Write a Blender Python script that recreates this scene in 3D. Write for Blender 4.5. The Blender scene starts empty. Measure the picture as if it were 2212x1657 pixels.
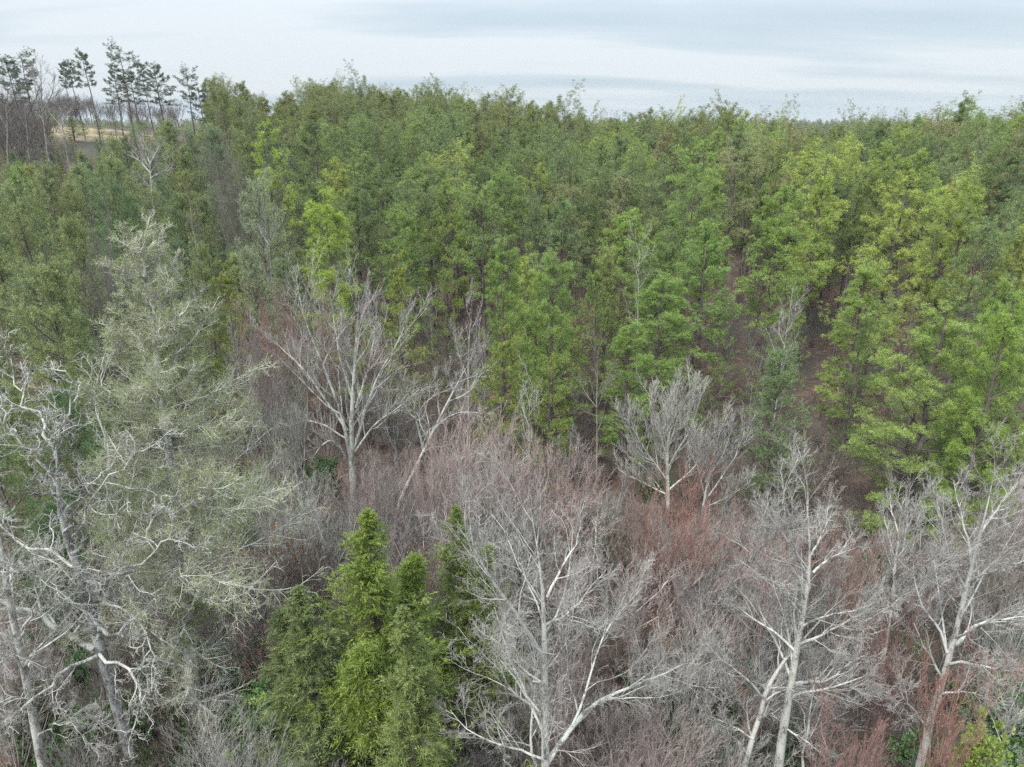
import bpy, math, random
import numpy as np
from mathutils import Vector

SC = bpy.context.scene
COL = SC.collection
R = math.radians
rng = np.random.default_rng(7)

# ------------------------------------------------------------------ camera
CAM_Z = 28.0
TH = R(20.4)
FPX = 1536.0                      # focal length in pixels of a 2212 px wide picture
cam_d = bpy.data.cameras.new('camera')
cam_d.sensor_width = 36.0
cam_d.lens = 36.0 * FPX / 2212.0
cam_d.clip_start = 0.5
cam_d.clip_end = 9000
cam = bpy.data.objects.new('camera', cam_d)
COL.objects.link(cam)
cam.location = (0, 0, CAM_Z)
cam.rotation_euler = (math.pi / 2 - TH, 0, 0)
SC.camera = cam

# ------------------------------------------------------------------ light and exposure
SC.view_settings.view_transform = 'Standard'
SC.view_settings.look = 'None'
SC.view_settings.exposure = 1.4
SC.view_settings.gamma = 1.0
SC.view_settings.use_curve_mapping = False
try:
    SC.cycles.use_denoising = False
    SC.cycles.max_bounces = 6
    SC.cycles.diffuse_bounces = 4
    SC.cycles.transmission_bounces = 3
    SC.cycles.transparent_max_bounces = 4
    SC.cycles.volume_bounces = 0
    SC.cycles.use_adaptive_sampling = True
except Exception:
    pass
SUN_EL, SUN_AZ = R(52), R(215)    # azimuth clockwise from +Y (the way the camera looks)


def N(nt, kind, **kw):
    n = nt.nodes.new(kind)
    for k, v in kw.items():
        if k == 'inp':
            for a, b in v.items():
                n.inputs[a].default_value = b
        else:
            setattr(n, k, v)
    return n


def mth(nt, op, a, b=None, clamp=False):
    n = nt.nodes.new('ShaderNodeMath')
    n.operation = op
    n.use_clamp = clamp
    for i, x in enumerate((a, b)):
        if x is None:
            continue
        if isinstance(x, (int, float)):
            n.inputs[i].default_value = x
        else:
            nt.links.new(x, n.inputs[i])
    return n.outputs[0]


def mixc(nt, f, a, b, mode='MIX'):
    n = nt.nodes.new('ShaderNodeMix')
    n.data_type = 'RGBA'
    n.blend_type = mode
    for i, x in ((0, f), (6, a), (7, b)):
        if isinstance(x, (int, float)):
            n.inputs[i].default_value = x
        elif isinstance(x, tuple):
            n.inputs[i].default_value = tuple(x) + ((1,) if len(x) == 3 else ())
        else:
            nt.links.new(x, n.inputs[i])
    return n.outputs[2]


def ramp(nt, x, stops, interp='LINEAR'):
    n = nt.nodes.new('ShaderNodeValToRGB')
    n.color_ramp.interpolation = interp
    e = n.color_ramp.elements
    while len(e) < len(stops):
        e.new(0.5)
    for el, (p, c) in zip(e, stops):
        el.position = p
        el.color = tuple(c) + (1,) if isinstance(c, tuple) else (c, c, c, 1)
    nt.links.new(x, n.inputs[0])
    return n.outputs[0]


def noise(nt, vec, scale, detail=4, rough=0.55, out=0):
    n = N(nt, 'ShaderNodeTexNoise', inp={'Scale': scale, 'Detail': detail, 'Roughness': rough})
    nt.links.new(vec, n.inputs['Vector'])
    return n.outputs[out]


def make_world():
    w = bpy.data.worlds.new('World')
    SC.world = w
    w.use_nodes = True
    nt = w.node_tree
    nt.nodes.clear()
    out = N(nt, 'ShaderNodeOutputWorld')
    bg = N(nt, 'ShaderNodeBackground', inp={'Strength': 0.1})
    nt.links.new(bg.outputs[0], out.inputs[0])
    sky = N(nt, 'ShaderNodeTexSky', sky_type='NISHITA', sun_disc=False, sun_elevation=SUN_EL, sun_rotation=SUN_AZ)
    geo = N(nt, 'ShaderNodeTexCoord')
    sep = N(nt, 'ShaderNodeSeparateXYZ')
    nt.links.new(geo.outputs['Generated'], sep.inputs[0])
    z = mth(nt, 'MAXIMUM', sep.outputs[2], 0.0)
    den = mth(nt, 'ADD', z, 0.11)
    px = mth(nt, 'DIVIDE', sep.outputs[0], den)
    py = mth(nt, 'DIVIDE', sep.outputs[1], den)
    cmb = N(nt, 'ShaderNodeCombineXYZ')
    nt.links.new(mth(nt, 'MULTIPLY', px, 0.38), cmb.inputs[0])
    nt.links.new(py, cmb.inputs[1])
    cmb.inputs[2].default_value = 3.7
    n1 = noise(nt, cmb.outputs[0], 0.85, 4, 0.5)
    n2 = noise(nt, cmb.outputs[0], 0.33, 2, 0.5)
    s = mth(nt, 'ADD', mth(nt, 'MULTIPLY', n1, 1.3), mth(nt, 'ADD', mth(nt, 'MULTIPLY', n2, 0.9), -0.6))
    cl = ramp(nt, s, [(0.30, (0.53, 0.635, 0.72)), (0.48, (0.60, 0.695, 0.77)), (0.62, (0.74, 0.80, 0.85))])
    cl = mixc(nt, ramp(nt, z, [(0.0, 0.8), (0.035, 0.0)]), cl, (0.60, 0.70, 0.78))
    # overcast sky: brighter overhead than at the horizon
    g = mth(nt, 'ADD', 1.0, mth(nt, 'MULTIPLY', mth(nt, 'POWER', z, 1.5), 3.0))
    k = mth(nt, 'MULTIPLY', g, 10.0 / 2 ** SC.view_settings.exposure)
    vm = N(nt, 'ShaderNodeVectorMath', operation='SCALE')
    nt.links.new(cl, vm.inputs[0])
    nt.links.new(k, vm.inputs['Scale'])
    c = mixc(nt, 0.96, sky.outputs[0], vm.outputs[0])
    nt.links.new(c, bg.inputs[0])


make_world()
sd = bpy.data.lights.new('sun', 'SUN')
sd.energy = 1.5
sd.angle = R(14)
sd.color = (1.0, 0.965, 0.92)
sun = bpy.data.objects.new('sun', sd)
COL.objects.link(sun)
sv = Vector((math.sin(SUN_AZ) * math.cos(SUN_EL), math.cos(SUN_AZ) * math.cos(SUN_EL), math.sin(SUN_EL)))
sun.rotation_euler = sv.to_track_quat('Z', 'Y').to_euler()
sun.location = (0, -20, 90)


# ------------------------------------------------------------------ terrain
def lerp_tab(x, tab):
    return np.interp(x, [a for a, _ in tab], [b for _, b in tab])


# azimuth (x / y): crest distance and crest ground height
CREST_D = [(-0.9, 205), (-0.58, 215), (-0.42, 240), (-0.30, 260), (-0.1, 235), (0.08, 200), (0.25, 160), (0.42, 150), (0.9, 135)]
CREST_Z = [(-0.9, 25.5), (-0.58, 26.5), (-0.45, 24.0), (-0.36, 18.2), (-0.30, 16.6), (-0.15, 12.8), (0.0, 9.8), (0.08, 6.2),
           (0.18, 4.6), (0.28, 6.4), (0.37, 3.0), (0.42, 1.0), (0.48, 4.5), (0.62, 6.6), (0.9, 5.6)]


def ground(x, y):
    x = np.asarray(x, float); y = np.asarray(y, float)
    a = x / np.maximum(y, 8.0)
    d = lerp_tab(a, CREST_D); zc = lerp_tab(a, CREST_Z)
    t = np.clip((y - 50) / (d - 50), 0, 1)
    s = t * t * (3 - 2 * t)
    fall = np.clip((y - d - 25) / 200, 0, 1)
    z = zc * s * (1 - fall * fall * (3 - 2 * fall)) - 2.0 * fall
    far = np.clip((y - 450) / 1200, 0, 1)
    z = z + 10.0 * far
    z = z + 0.35 * np.sin(x * 0.21 + 1.3) * np.cos(y * 0.17) * np.clip(y / 30, 0, 1)
    return z


def at(u, v, Y):
    """world point whose picture position is (u, v) (2212 px wide picture) at forward distance Y"""
    r = (u - 1106.0) / FPX; up = (828.5 - v) / FPX
    t = Y / (math.cos(TH) + up * math.sin(TH))
    return np.array([r * t, Y, CAM_Z + t * (-math.sin(TH) + up * math.cos(TH))])


def pix(x, y, z):
    dz = z - CAM_Z
    dep = y * math.cos(TH) - dz * math.sin(TH)
    up = y * math.sin(TH) + dz * math.cos(TH)
    return 1106 + FPX * x / dep, 828.5 - FPX * up / dep, dep


# ------------------------------------------------------------------ materials
def new_mat(name):
    m = bpy.data.materials.new(name)
    m.use_nodes = True
    nt = m.node_tree
    nt.nodes.clear()
    out = N(nt, 'ShaderNodeOutputMaterial')
    return m, nt, out


def foliage_mat(name, use_objcol=True, col=(0.07, 0.11, 0.03), trans=0.27, vary=0.5, rough=0.5, warm=0.0, ramp_cols=None):
    m, nt, out = new_mat(name)
    oi = N(nt, 'ShaderNodeObjectInfo')
    if ramp_cols:
        base = ramp(nt, oi.outputs['Random'], ramp_cols)
    elif use_objcol:
        base = oi.outputs['Color']
    else:
        rgb = N(nt, 'ShaderNodeRGB'); rgb.outputs[0].default_value = tuple(col) + (1,); base = rgb.outputs[0]
    at_ = N(nt, 'ShaderNodeAttribute', attribute_name='tone')
    tone = at_.outputs['Fac']
    hsv = N(nt, 'ShaderNodeHueSaturation')
    nt.links.new(base, hsv.inputs['Color'])
    nt.links.new(mth(nt, 'ADD', 1 - vary / 2, mth(nt, 'MULTIPLY', tone, vary)), hsv.inputs['Value'])
    nt.links.new(mth(nt, 'ADD', 0.480, mth(nt, 'MULTIPLY', mth(nt, 'FRACT', mth(nt, 'MULTIPLY', tone, 7.3)), 0.022)), hsv.inputs['Hue'])
    c = hsv.outputs[0]
    if warm > 0:
        f = mth(nt, 'MULTIPLY', mth(nt, 'GREATER_THAN', mth(nt, 'FRACT', mth(nt, 'MULTIPLY', tone, 31.7)), 1 - warm), 0.8)
        c = mixc(nt, f, c, (0.15, 0.11, 0.055))
    p = N(nt, 'ShaderNodeBsdfPrincipled', inp={'Roughness': rough})
    p.inputs['Specular IOR Level'].default_value = 0.5
    nt.links.new(c, p.inputs['Base Color'])
    t = N(nt, 'ShaderNodeBsdfTranslucent')
    nt.links.new(c, t.inputs[0])
    mx = N(nt, 'ShaderNodeMixShader', inp={0: trans})
    nt.links.new(p.outputs[0], mx.inputs[1]); nt.links.new(t.outputs[0], mx.inputs[2])
    nt.links.new(mx.outputs[0], out.inputs[0])
    return m


def bark_mat(name, dark, light, scale=3.0, thr=(0.42, 0.6), objcol=False, bump=0.4):
    m, nt, out = new_mat(name)
    tc = N(nt, 'ShaderNodeTexCoord')
    mp = N(nt, 'ShaderNodeMapping', inp={'Scale': (1, 1, 0.45)})
    nt.links.new(tc.outputs['Object'], mp.inputs[0])
    n1 = noise(nt, mp.outputs[0], scale, 5, 0.65)
    n2 = noise(nt, mp.outputs[0], scale * 9, 3, 0.6)
    s = mth(nt, 'ADD', mth(nt, 'MULTIPLY', n1, 0.65), mth(nt, 'MULTIPLY', n2, 0.35))
    f = ramp(nt, s, [(thr[0], 0.0), (thr[1], 1.0)])
    c = mixc(nt, f, dark, light)
    if objcol:
        oi = N(nt, 'ShaderNodeObjectInfo')
        c = mixc(nt, 1.0, c, oi.outputs['Color'], 'MULTIPLY')
    p = N(nt, 'ShaderNodeBsdfPrincipled', inp={'Roughness': 0.9})
    p.inputs['Specular IOR Level'].default_value = 0.2
    nt.links.new(c, p.inputs['Base Color'])
    b = N(nt, 'ShaderNodeBump', inp={'Strength': bump, 'Distance': 0.03})
    nt.links.new(n2, b.inputs['Height'])
    nt.links.new(b.outputs[0], p.inputs['Normal'])
    nt.links.new(p.outputs[0], out.inputs[0])
    return m


M = {}
M['needle'] = foliage_mat('pine_needles', vary=0.95, warm=0.05)
M['soft'] = foliage_mat('soft_needles', vary=0.9, warm=0.05, trans=0.25)
M['cedar'] = foliage_mat('cedar_sprays', vary=1.0, warm=0.03, trans=0.3)
M['leaf'] = foliage_mat('broad_leaves', vary=0.7, trans=0.3, rough=0.4)
M['far'] = foliage_mat('far_pine_needles', vary=0.9, ramp_cols=[(0.0, (0.160, 0.205, 0.062)), (0.35, (0.190, 0.240, 0.062)),
                       (0.6, (0.220, 0.255, 0.068)), (0.8, (0.175, 0.195, 0.075)), (1.0, (0.245, 0.260, 0.075))])
M['pinebark'] = bark_mat('pine_bark', (0.065, 0.05, 0.042), (0.20, 0.17, 0.15), 2.0, (0.4, 0.62))
M['lichen'] = bark_mat('lichened_bark', (0.14, 0.132, 0.12), (0.60, 0.60, 0.565), 2.6, (0.40, 0.53), objcol=True)
M['twig'] = bark_mat('bare_twigs', (0.25, 0.235, 0.225), (0.48, 0.46, 0.44), 1.2, (0.4, 0.6), objcol=True, bump=0.0)
M['darkbark'] = bark_mat('dark_scaly_bark', (0.13, 0.122, 0.115), (0.46, 0.46, 0.44), 3.0, (0.46, 0.58))


# ------------------------------------------------------------------ geometry helpers (all vectorised)
def nrm(a):
    return a / np.maximum(np.linalg.norm(a, axis=-1, keepdims=True), 1e-9)


def perp(T):
    ref = np.where(np.abs(T[..., 2:3]) > 0.9, np.array([1.0, 0, 0]), np.array([0, 0, 1.0]))
    a = nrm(np.cross(T, ref))
    return a, np.cross(T, a)


class Buf:
    def __init__(s):
        s.v = []; s.f = []; s.n = 0; s.tone = []; s.m = []

    def add(s, verts, faces, tone=None, mat=0):
        verts = verts.reshape(-1, 3)
        s.v.append(verts)
        s.f.append((faces + s.n))
        s.m.append(np.full(len(faces), mat, np.int32))
        s.tone.append(np.full(len(verts), 0.5) if tone is None else tone)
        s.n += len(verts)

    def tubes(s, P, Rr, k=3, tone=None, mat=0):
        """P (m,n,3), Rr (m,n)"""
        m, n, _ = P.shape
        if m == 0:
            return
        T = np.gradient(P, axis=1); T = nrm(T)
        D = nrm(P[:, -1] - P[:, 0])
        a, _ = perp(D)
        a = np.repeat(a[:, None], n, 1)
        n1 = nrm(a - (a * T).sum(-1, keepdims=True) * T)
        n2 = np.cross(T, n1)
        ph = np.arange(k) / k * 2 * np.pi
        V = (P[:, :, None] + Rr[:, :, None, None] * (np.cos(ph)[None, None, :, None] * n1[:, :, None] + np.sin(ph)[None, None, :, None] * n2[:, :, None]))
        idx = np.arange(m * n * k).reshape(m, n, k)
        nx = np.roll(idx, -1, axis=2)
        q = np.stack([idx[:, :-1], nx[:, :-1], nx[:, 1:], idx[:, 1:]], -1).reshape(-1, 4)
        t = None if tone is None else np.repeat(tone, n * k)
        s.add(V, q, t, mat)

    def spikes(s, P, Rr, mat=0):
        """straight thin three-sided twigs running to a point"""
        n = len(P)
        if n == 0:
            return
        A, B = P[:, 0], P[:, -1]; D = nrm(B - A); a, b = perp(D); r = Rr[:, :1]
        V = np.stack([A + a * r, A - a * r * 0.5 + b * r * 0.87, A - a * r * 0.5 - b * r * 0.87, B], 1)
        i = np.arange(n * 4).reshape(n, 4)
        s.add(V, np.stack([i[:, [0, 1, 3]], i[:, [1, 2, 3]], i[:, [2, 0, 3]]], 1).reshape(-1, 3), None, mat)

    def blades(s, O, D, ln, w, tone, tipwide=True, mat=0):
        rnd = rng.normal(size=O.shape)
        wv = nrm(np.cross(D, rnd)) * (np.asarray(w)[..., None] if np.ndim(w) else w) * 0.5
        tip = O + D * np.asarray(ln)[..., None]
        V = np.stack([O, tip - wv, tip + wv], 1) if tipwide else np.stack([O - wv, O + wv, tip], 1)
        q = np.arange(len(O) * 3).reshape(-1, 3)
        s.add(V, q, np.repeat(tone, 3), mat)

    def mesh(s, name, mats, smooth=True):
        me = bpy.data.meshes.new(name)
        if not s.v:
            return me
        V = np.concatenate(s.v).astype(np.float32)
        me.vertices.add(len(V)); me.vertices.foreach_set('co', V.ravel())
        cnt = np.concatenate([np.full(len(f), f.shape[1], np.int32) for f in s.f])
        lp = np.concatenate([f.ravel() for f in s.f]).astype(np.int32)
        me.loops.add(len(lp)); me.loops.foreach_set('vertex_index', lp)
        me.polygons.add(len(cnt))
        me.polygons.foreach_set('loop_start', np.concatenate([[0], np.cumsum(cnt)[:-1]]).astype(np.int32))
        me.polygons.foreach_set('loop_total', cnt)
        me.polygons.foreach_set('material_index', np.concatenate(s.m))
        if smooth:
            me.polygons.foreach_set('use_smooth', cnt == 4)
        at_ = me.attributes.new('tone', 'FLOAT', 'POINT')
        at_.data.foreach_set('value', np.concatenate(s.tone).astype(np.float32))
        for m in (mats if isinstance(mats, (list, tuple)) else [mats]):
            me.materials.append(m)
        me.update()
        me.validate()
        return me

    def tris(s):
        return sum(len(f) * (f.shape[1] - 2) for f in s.f)


def resample(pts, n):
    pts = np.asarray(pts, float)
    d = np.concatenate([[0], np.cumsum(np.linalg.norm(np.diff(pts, axis=0), axis=1))])
    t = np.linspace(0, d[-1], n)
    out = np.stack([np.interp(t, d, pts[:, i]) for i in range(3)], 1)
    # soften the corners
    for _ in range(2):
        out[1:-1] = out[1:-1] * 0.5 + (out[:-2] + out[2:]) * 0.25
    return out


def sample(P, Rr, t):
    """P (m,n,3), t (m,c) in 0..1 -> base (m,c,3), tangent, radius"""
    m, n, _ = P.shape
    x = np.clip(t, 0, 0.9999) * (n - 1)
    i = np.floor(x).astype(int); f = (x - i)
    mi = np.arange(m)[:, None]
    A = P[mi, i]; B = P[mi, i + 1]
    return A + (B - A) * f[..., None], nrm(B - A), Rr[mi, i] * (1 - f) + Rr[mi, i + 1] * f


def grow(P, Rr, ids, c, t0=0.25, t1=1.0, ang=(35, 60), ratio=(0.35, 0.6), fall=0.5, npts=5, wig=0.12, up=0.1, rr=0.55, tip=0.25,
         flat=0.0, rmin=0.004, keep=1.0, lref=None, outw=0.0):
    """children of every parent polyline; returns P, R, ids"""
    m = len(P)
    if m == 0:
        return P[:0, :1].repeat(npts, 1), Rr[:0, :1].repeat(npts, 1), ids[:0]
    L = np.linalg.norm(np.diff(P, axis=1), axis=2).sum(1) if lref is None else lref
    t = t0 + (t1 - t0) * (np.arange(c)[None] + rng.random((m, c))) / c
    B, T, r = sample(P, Rr, t)
    a, b = perp(T)
    phi = rng.random((m, c)) * 2 * np.pi + np.arange(c)[None] * 2.4
    pr = np.cos(phi)[..., None] * a + np.sin(phi)[..., None] * b
    if flat > 0:
        pr = pr * np.array([1, 1, 1 - flat]); pr = nrm(pr)
    an = np.radians(rng.uniform(ang[0], ang[1], (m, c)))
    D = nrm(T * np.cos(an)[..., None] + pr * np.sin(an)[..., None] + np.array([0, 0, up]))
    ln = L[:, None] * rng.uniform(ratio[0], ratio[1], (m, c)) * (1 - fall * np.clip((t - t0) / max(t1 - t0, 1e-6), 0, 1))
    k = rng.random((m, c)) < keep
    B, D, ln, r = B[k], D[k], ln[k], r[k]
    ii = np.repeat(ids[:, None], c, 1)[k]
    M_ = len(B)
    Q = np.empty((M_, npts, 3)); Q[:, 0] = B
    d = D
    for j in range(1, npts):
        d = nrm(d + rng.normal(size=(M_, 3)) * wig + np.array([0, 0, up * 0.6]))
        Q[:, j] = Q[:, j - 1] + d * (ln / (npts - 1))[:, None]
    r0 = np.maximum(r * rr, rmin)
    R2 = r0[:, None] * np.linspace(1, tip, npts)[None]
    return Q, np.maximum(R2, rmin * 0.6), ii


def tuft(buf, P, D, s, m, spread, w, axis=0.0, tipwide=True, mat=0, tone=None):
    n = len(P)
    s = np.broadcast_to(np.asarray(s, float), (n,))
    if tone is None:
        tone = rng.random(n)
    a, b = perp(D)
    phi = rng.random((n, m)) * 2 * np.pi
    an = np.radians(spread) * np.sqrt(rng.random((n, m)))
    if axis > 0:
        an = np.radians(rng.uniform(spread * 0.5, spread, (n, m)))
    dr = D[:, None] * np.cos(an)[..., None] + (np.cos(phi)[..., None] * a[:, None] + np.sin(phi)[..., None] * b[:, None]) * np.sin(an)[..., None]
    O = P[:, None] + D[:, None] * (s[:, None] * axis * rng.random((n, m)))[..., None]
    ln = s[:, None] * rng.uniform(0.6, 1.0, (n, m)) * (1.0 if axis == 0 else 0.55)
    buf.blades(O.reshape(-1, 3), dr.reshape(-1, 3), ln.ravel(), w, np.repeat(tone, m) * 0.8 + rng.random(n * m) * 0.2, tipwide, mat)


# ------------------------------------------------------------------ objects
def thing(name, label, cat, loc, rotz=0, group=None, scale=(1, 1, 1)):
    o = bpy.data.objects.new(name, None)
    o.empty_display_size = 0.5
    COL.objects.link(o)
    o.location = tuple(float(q) for q in loc); o.rotation_euler = (0, 0, rotz); o.scale = scale
    o['label'] = label; o['category'] = cat
    if group:
        o['group'] = group
    return o


LEAFK = 2.12


def part(name, mesh, parent, color=None):
    o = bpy.data.objects.new(name, mesh)
    COL.objects.link(o)
    o.parent = parent
    if color is not None:
        k_ = LEAFK if name == 'crown' else 0.8
        o.color = tuple(q * k_ for q in color) + (1,)
    return o


# ------------------------------------------------------------------ conifers
def conifer(h=20.0, width=7.0, base=0.35, nb=55, prof='round', style='tuft', ang=(75, 30), sec=8, tert=5, trunk_r=0.2, lean=0.02,
            droop=0.0, tsize=0.28, tm=15, tw=0.030, gap=0.12, flat=0.75, seed=0, dead=5, lean_xy=None, dens_t=1.0):
    """returns (trunk Buf, crown Buf).  ang: branch angle from vertical at crown base and at the top"""
    tr, cr = Buf(), Buf()
    n = 12
    zz = np.linspace(0, h * 0.985, n)
    wob = np.cumsum(rng.normal(size=(n, 2)) * h * 0.003, 0)
    tp = np.stack([wob[:, 0] + lean * zz * rng.normal(), wob[:, 1] + lean * zz * rng.normal(), zz], 1)
    tp[0, :2] = 0
    trr = trunk_r * (1 - zz / h) ** 0.75 + 0.02
    trr[0] *= 1.25
    tr.tubes(tp[None], trr[None], 8)
    nwh = max(8, int(nb / 4.5))
    t = np.sort((np.repeat(np.arange(nwh), int(np.ceil(nb / nwh)))[:nb] + rng.uniform(-0.2, 0.3, nb)) / nwh)
    t = np.clip(t, 0, 0.99)
    keep = rng.random(nb) > gap
    t = t[keep]; nb = len(t)
    if prof == 'round':
        pf = np.where(t < 0.22, 0.7 + 0.3 * np.sin(t / 0.22 * np.pi / 2), np.clip(1 - (t - 0.22) / 0.82, 0, 1) ** 0.62)
    elif prof == 'cone':
        pf = np.where(t < 0.12, 0.75 + t * 2, 1 - (t - 0.12) ** 1.15 * 1.05)
    elif prof == 'flat':
        pf = np.where(t < 0.55, 0.45 + t, 1.0 - (np.clip(t - 0.55, 0, 1) / 0.45) ** 3 * 0.6)
    else:
        pf = 0.35 + 0.75 * (1 - t)
    pf = np.clip(pf, 0.12, 1)
    L = width / 2 * pf * (0.55 + 0.6 * rng.random(nb) ** 0.8)
    tt = base + (1 - base) * t
    B, T, r = sample(tp[None], trr[None], tt[None])
    B, r = B[0], r[0]
    az = np.arange(nb) * 2.4 + rng.normal(size=nb) * 0.5
    an = np.radians(ang[0] + (ang[1] - ang[0]) * t ** 1.3 + rng.normal(size=nb) * 7)
    D = np.stack([np.cos(az) * np.sin(an), np.sin(az) * np.sin(an), np.cos(an)], 1)
    L = L * (1 + 0.25 * np.cos(az - rng.random() * 6.28))
    Q = np.empty((nb, 6, 3)); Q[:, 0] = B; d = D
    for j in range(1, 6):
        d = nrm(d + rng.normal(size=(nb, 3)) * 0.09 + np.array([0, 0, -droop * (1 if j < 3 else -0.4) + 0.05]))
        Q[:, j] = Q[:, j - 1] + d * (L / 5 / np.maximum(np.sin(an), 0.6))[:, None]
    br = np.maximum(r * 0.38, 0.022)[:, None] * np.linspace(1, 0.25, 6)[None]
    tr.tubes(Q, br, 4)
    ids = np.arange(nb)
    Q2, R2, i2 = grow(Q, br, ids, sec, t0=0.42 if style == 'tuft' else 0.25, ang=(35, 65), ratio=(0.26, 0.42), fall=0.35, npts=4, wig=0.12, up=0.12, rr=0.5, flat=flat, rmin=0.008)
    tr.tubes(Q2[:, [0, 2, 3]], R2[:, [0, 2, 3]], 3)
    if dead:      # bare dead limbs under the crown
        nd = dead
        td = rng.uniform(base * 0.35, base, nd)
        Bd, _, rd = sample(tp[None], trr[None], td[None])
        azd = rng.random(nd) * 6.28
        Dd = np.stack([np.cos(azd), np.sin(azd), rng.uniform(-0.2, 0.3, nd)], 1)
        ln = rng.uniform(0.5, 1.6, nd)
        Pd = Bd[0][:, None] + Dd[:, None] * (np.linspace(0, 1, 4)[None, :, None] * ln[:, None, None])
        tr.tubes(Pd, np.full((nd, 4), 0.02), 3)
    if style == 'tuft':
        tn = np.linspace(0.35, 1.0, tert)[None].repeat(len(Q2), 0)
        P3, T3, _ = sample(Q2, R2, np.clip(tn + rng.normal(size=tn.shape) * 0.08, 0, 1))
        P3 = P3 + rng.normal(size=P3.shape) * 0.13 * np.array([1, 1, 0.9])
        D3 = nrm(T3 + np.array([0, 0, 0.55]) + rng.normal(size=T3.shape) * 0.35)
        tw_ = np.linspace(0.6, 1.0, 4)[None].repeat(nb, 0)
        P4, T4, _ = sample(Q, br, tw_)
        D4 = nrm(T4 + np.array([0, 0, 0.5]))
        # the shoot at the very top
        P5 = tp[-1][None] + rng.normal(size=(14, 3)) * np.array([0.3, 0.3, 0.35]); D5 = nrm(rng.normal(size=(14, 3)) * 0.4 + np.array([0, 0, 1.0]))
        P = np.concatenate([P3.reshape(-1, 3), P4.reshape(-1, 3), P5]); D = np.concatenate([D3.reshape(-1, 3), D4.reshape(-1, 3), D5])
        k = rng.random(len(P)) < dens_t
        P, D = P[k], D[k]
        s = tsize * rng.uniform(0.7, 1.15, len(P))
        tuft(cr, P, D, s, tm, 95, tw)
    elif style == 'plume':
        Q3, R3, i3 = grow(Q2, R2, i2, tert, t0=0.15, ang=(25, 60), ratio=(0.3, 0.55), fall=0.3, npts=3, wig=0.15, up=0.15, rr=0.5, flat=0.4, rmin=0.006)
        P, T_, _ = sample(Q3, R3, rng.random((len(Q3), 2)) * 0.9 + 0.1)
        P4, T4, _ = sample(Q2, R2, rng.random((len(Q2), 3)))
        P = np.concatenate([P.reshape(-1, 3), P4.reshape(-1, 3)]); D = nrm(np.concatenate([T_.reshape(-1, 3), T4.reshape(-1, 3)]) + np.array([0, 0, 0.35]) + rng.normal(size=(len(P), 3)) * 0.25)
        k = rng.random(len(P)) < dens_t
        P, D = P[k], D[k]
        s = tsize * rng.uniform(0.7, 1.2, len(P))
        tuft(cr, P, D, s, tm, 55, tw, axis=0.8)
    return tr, cr


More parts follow.
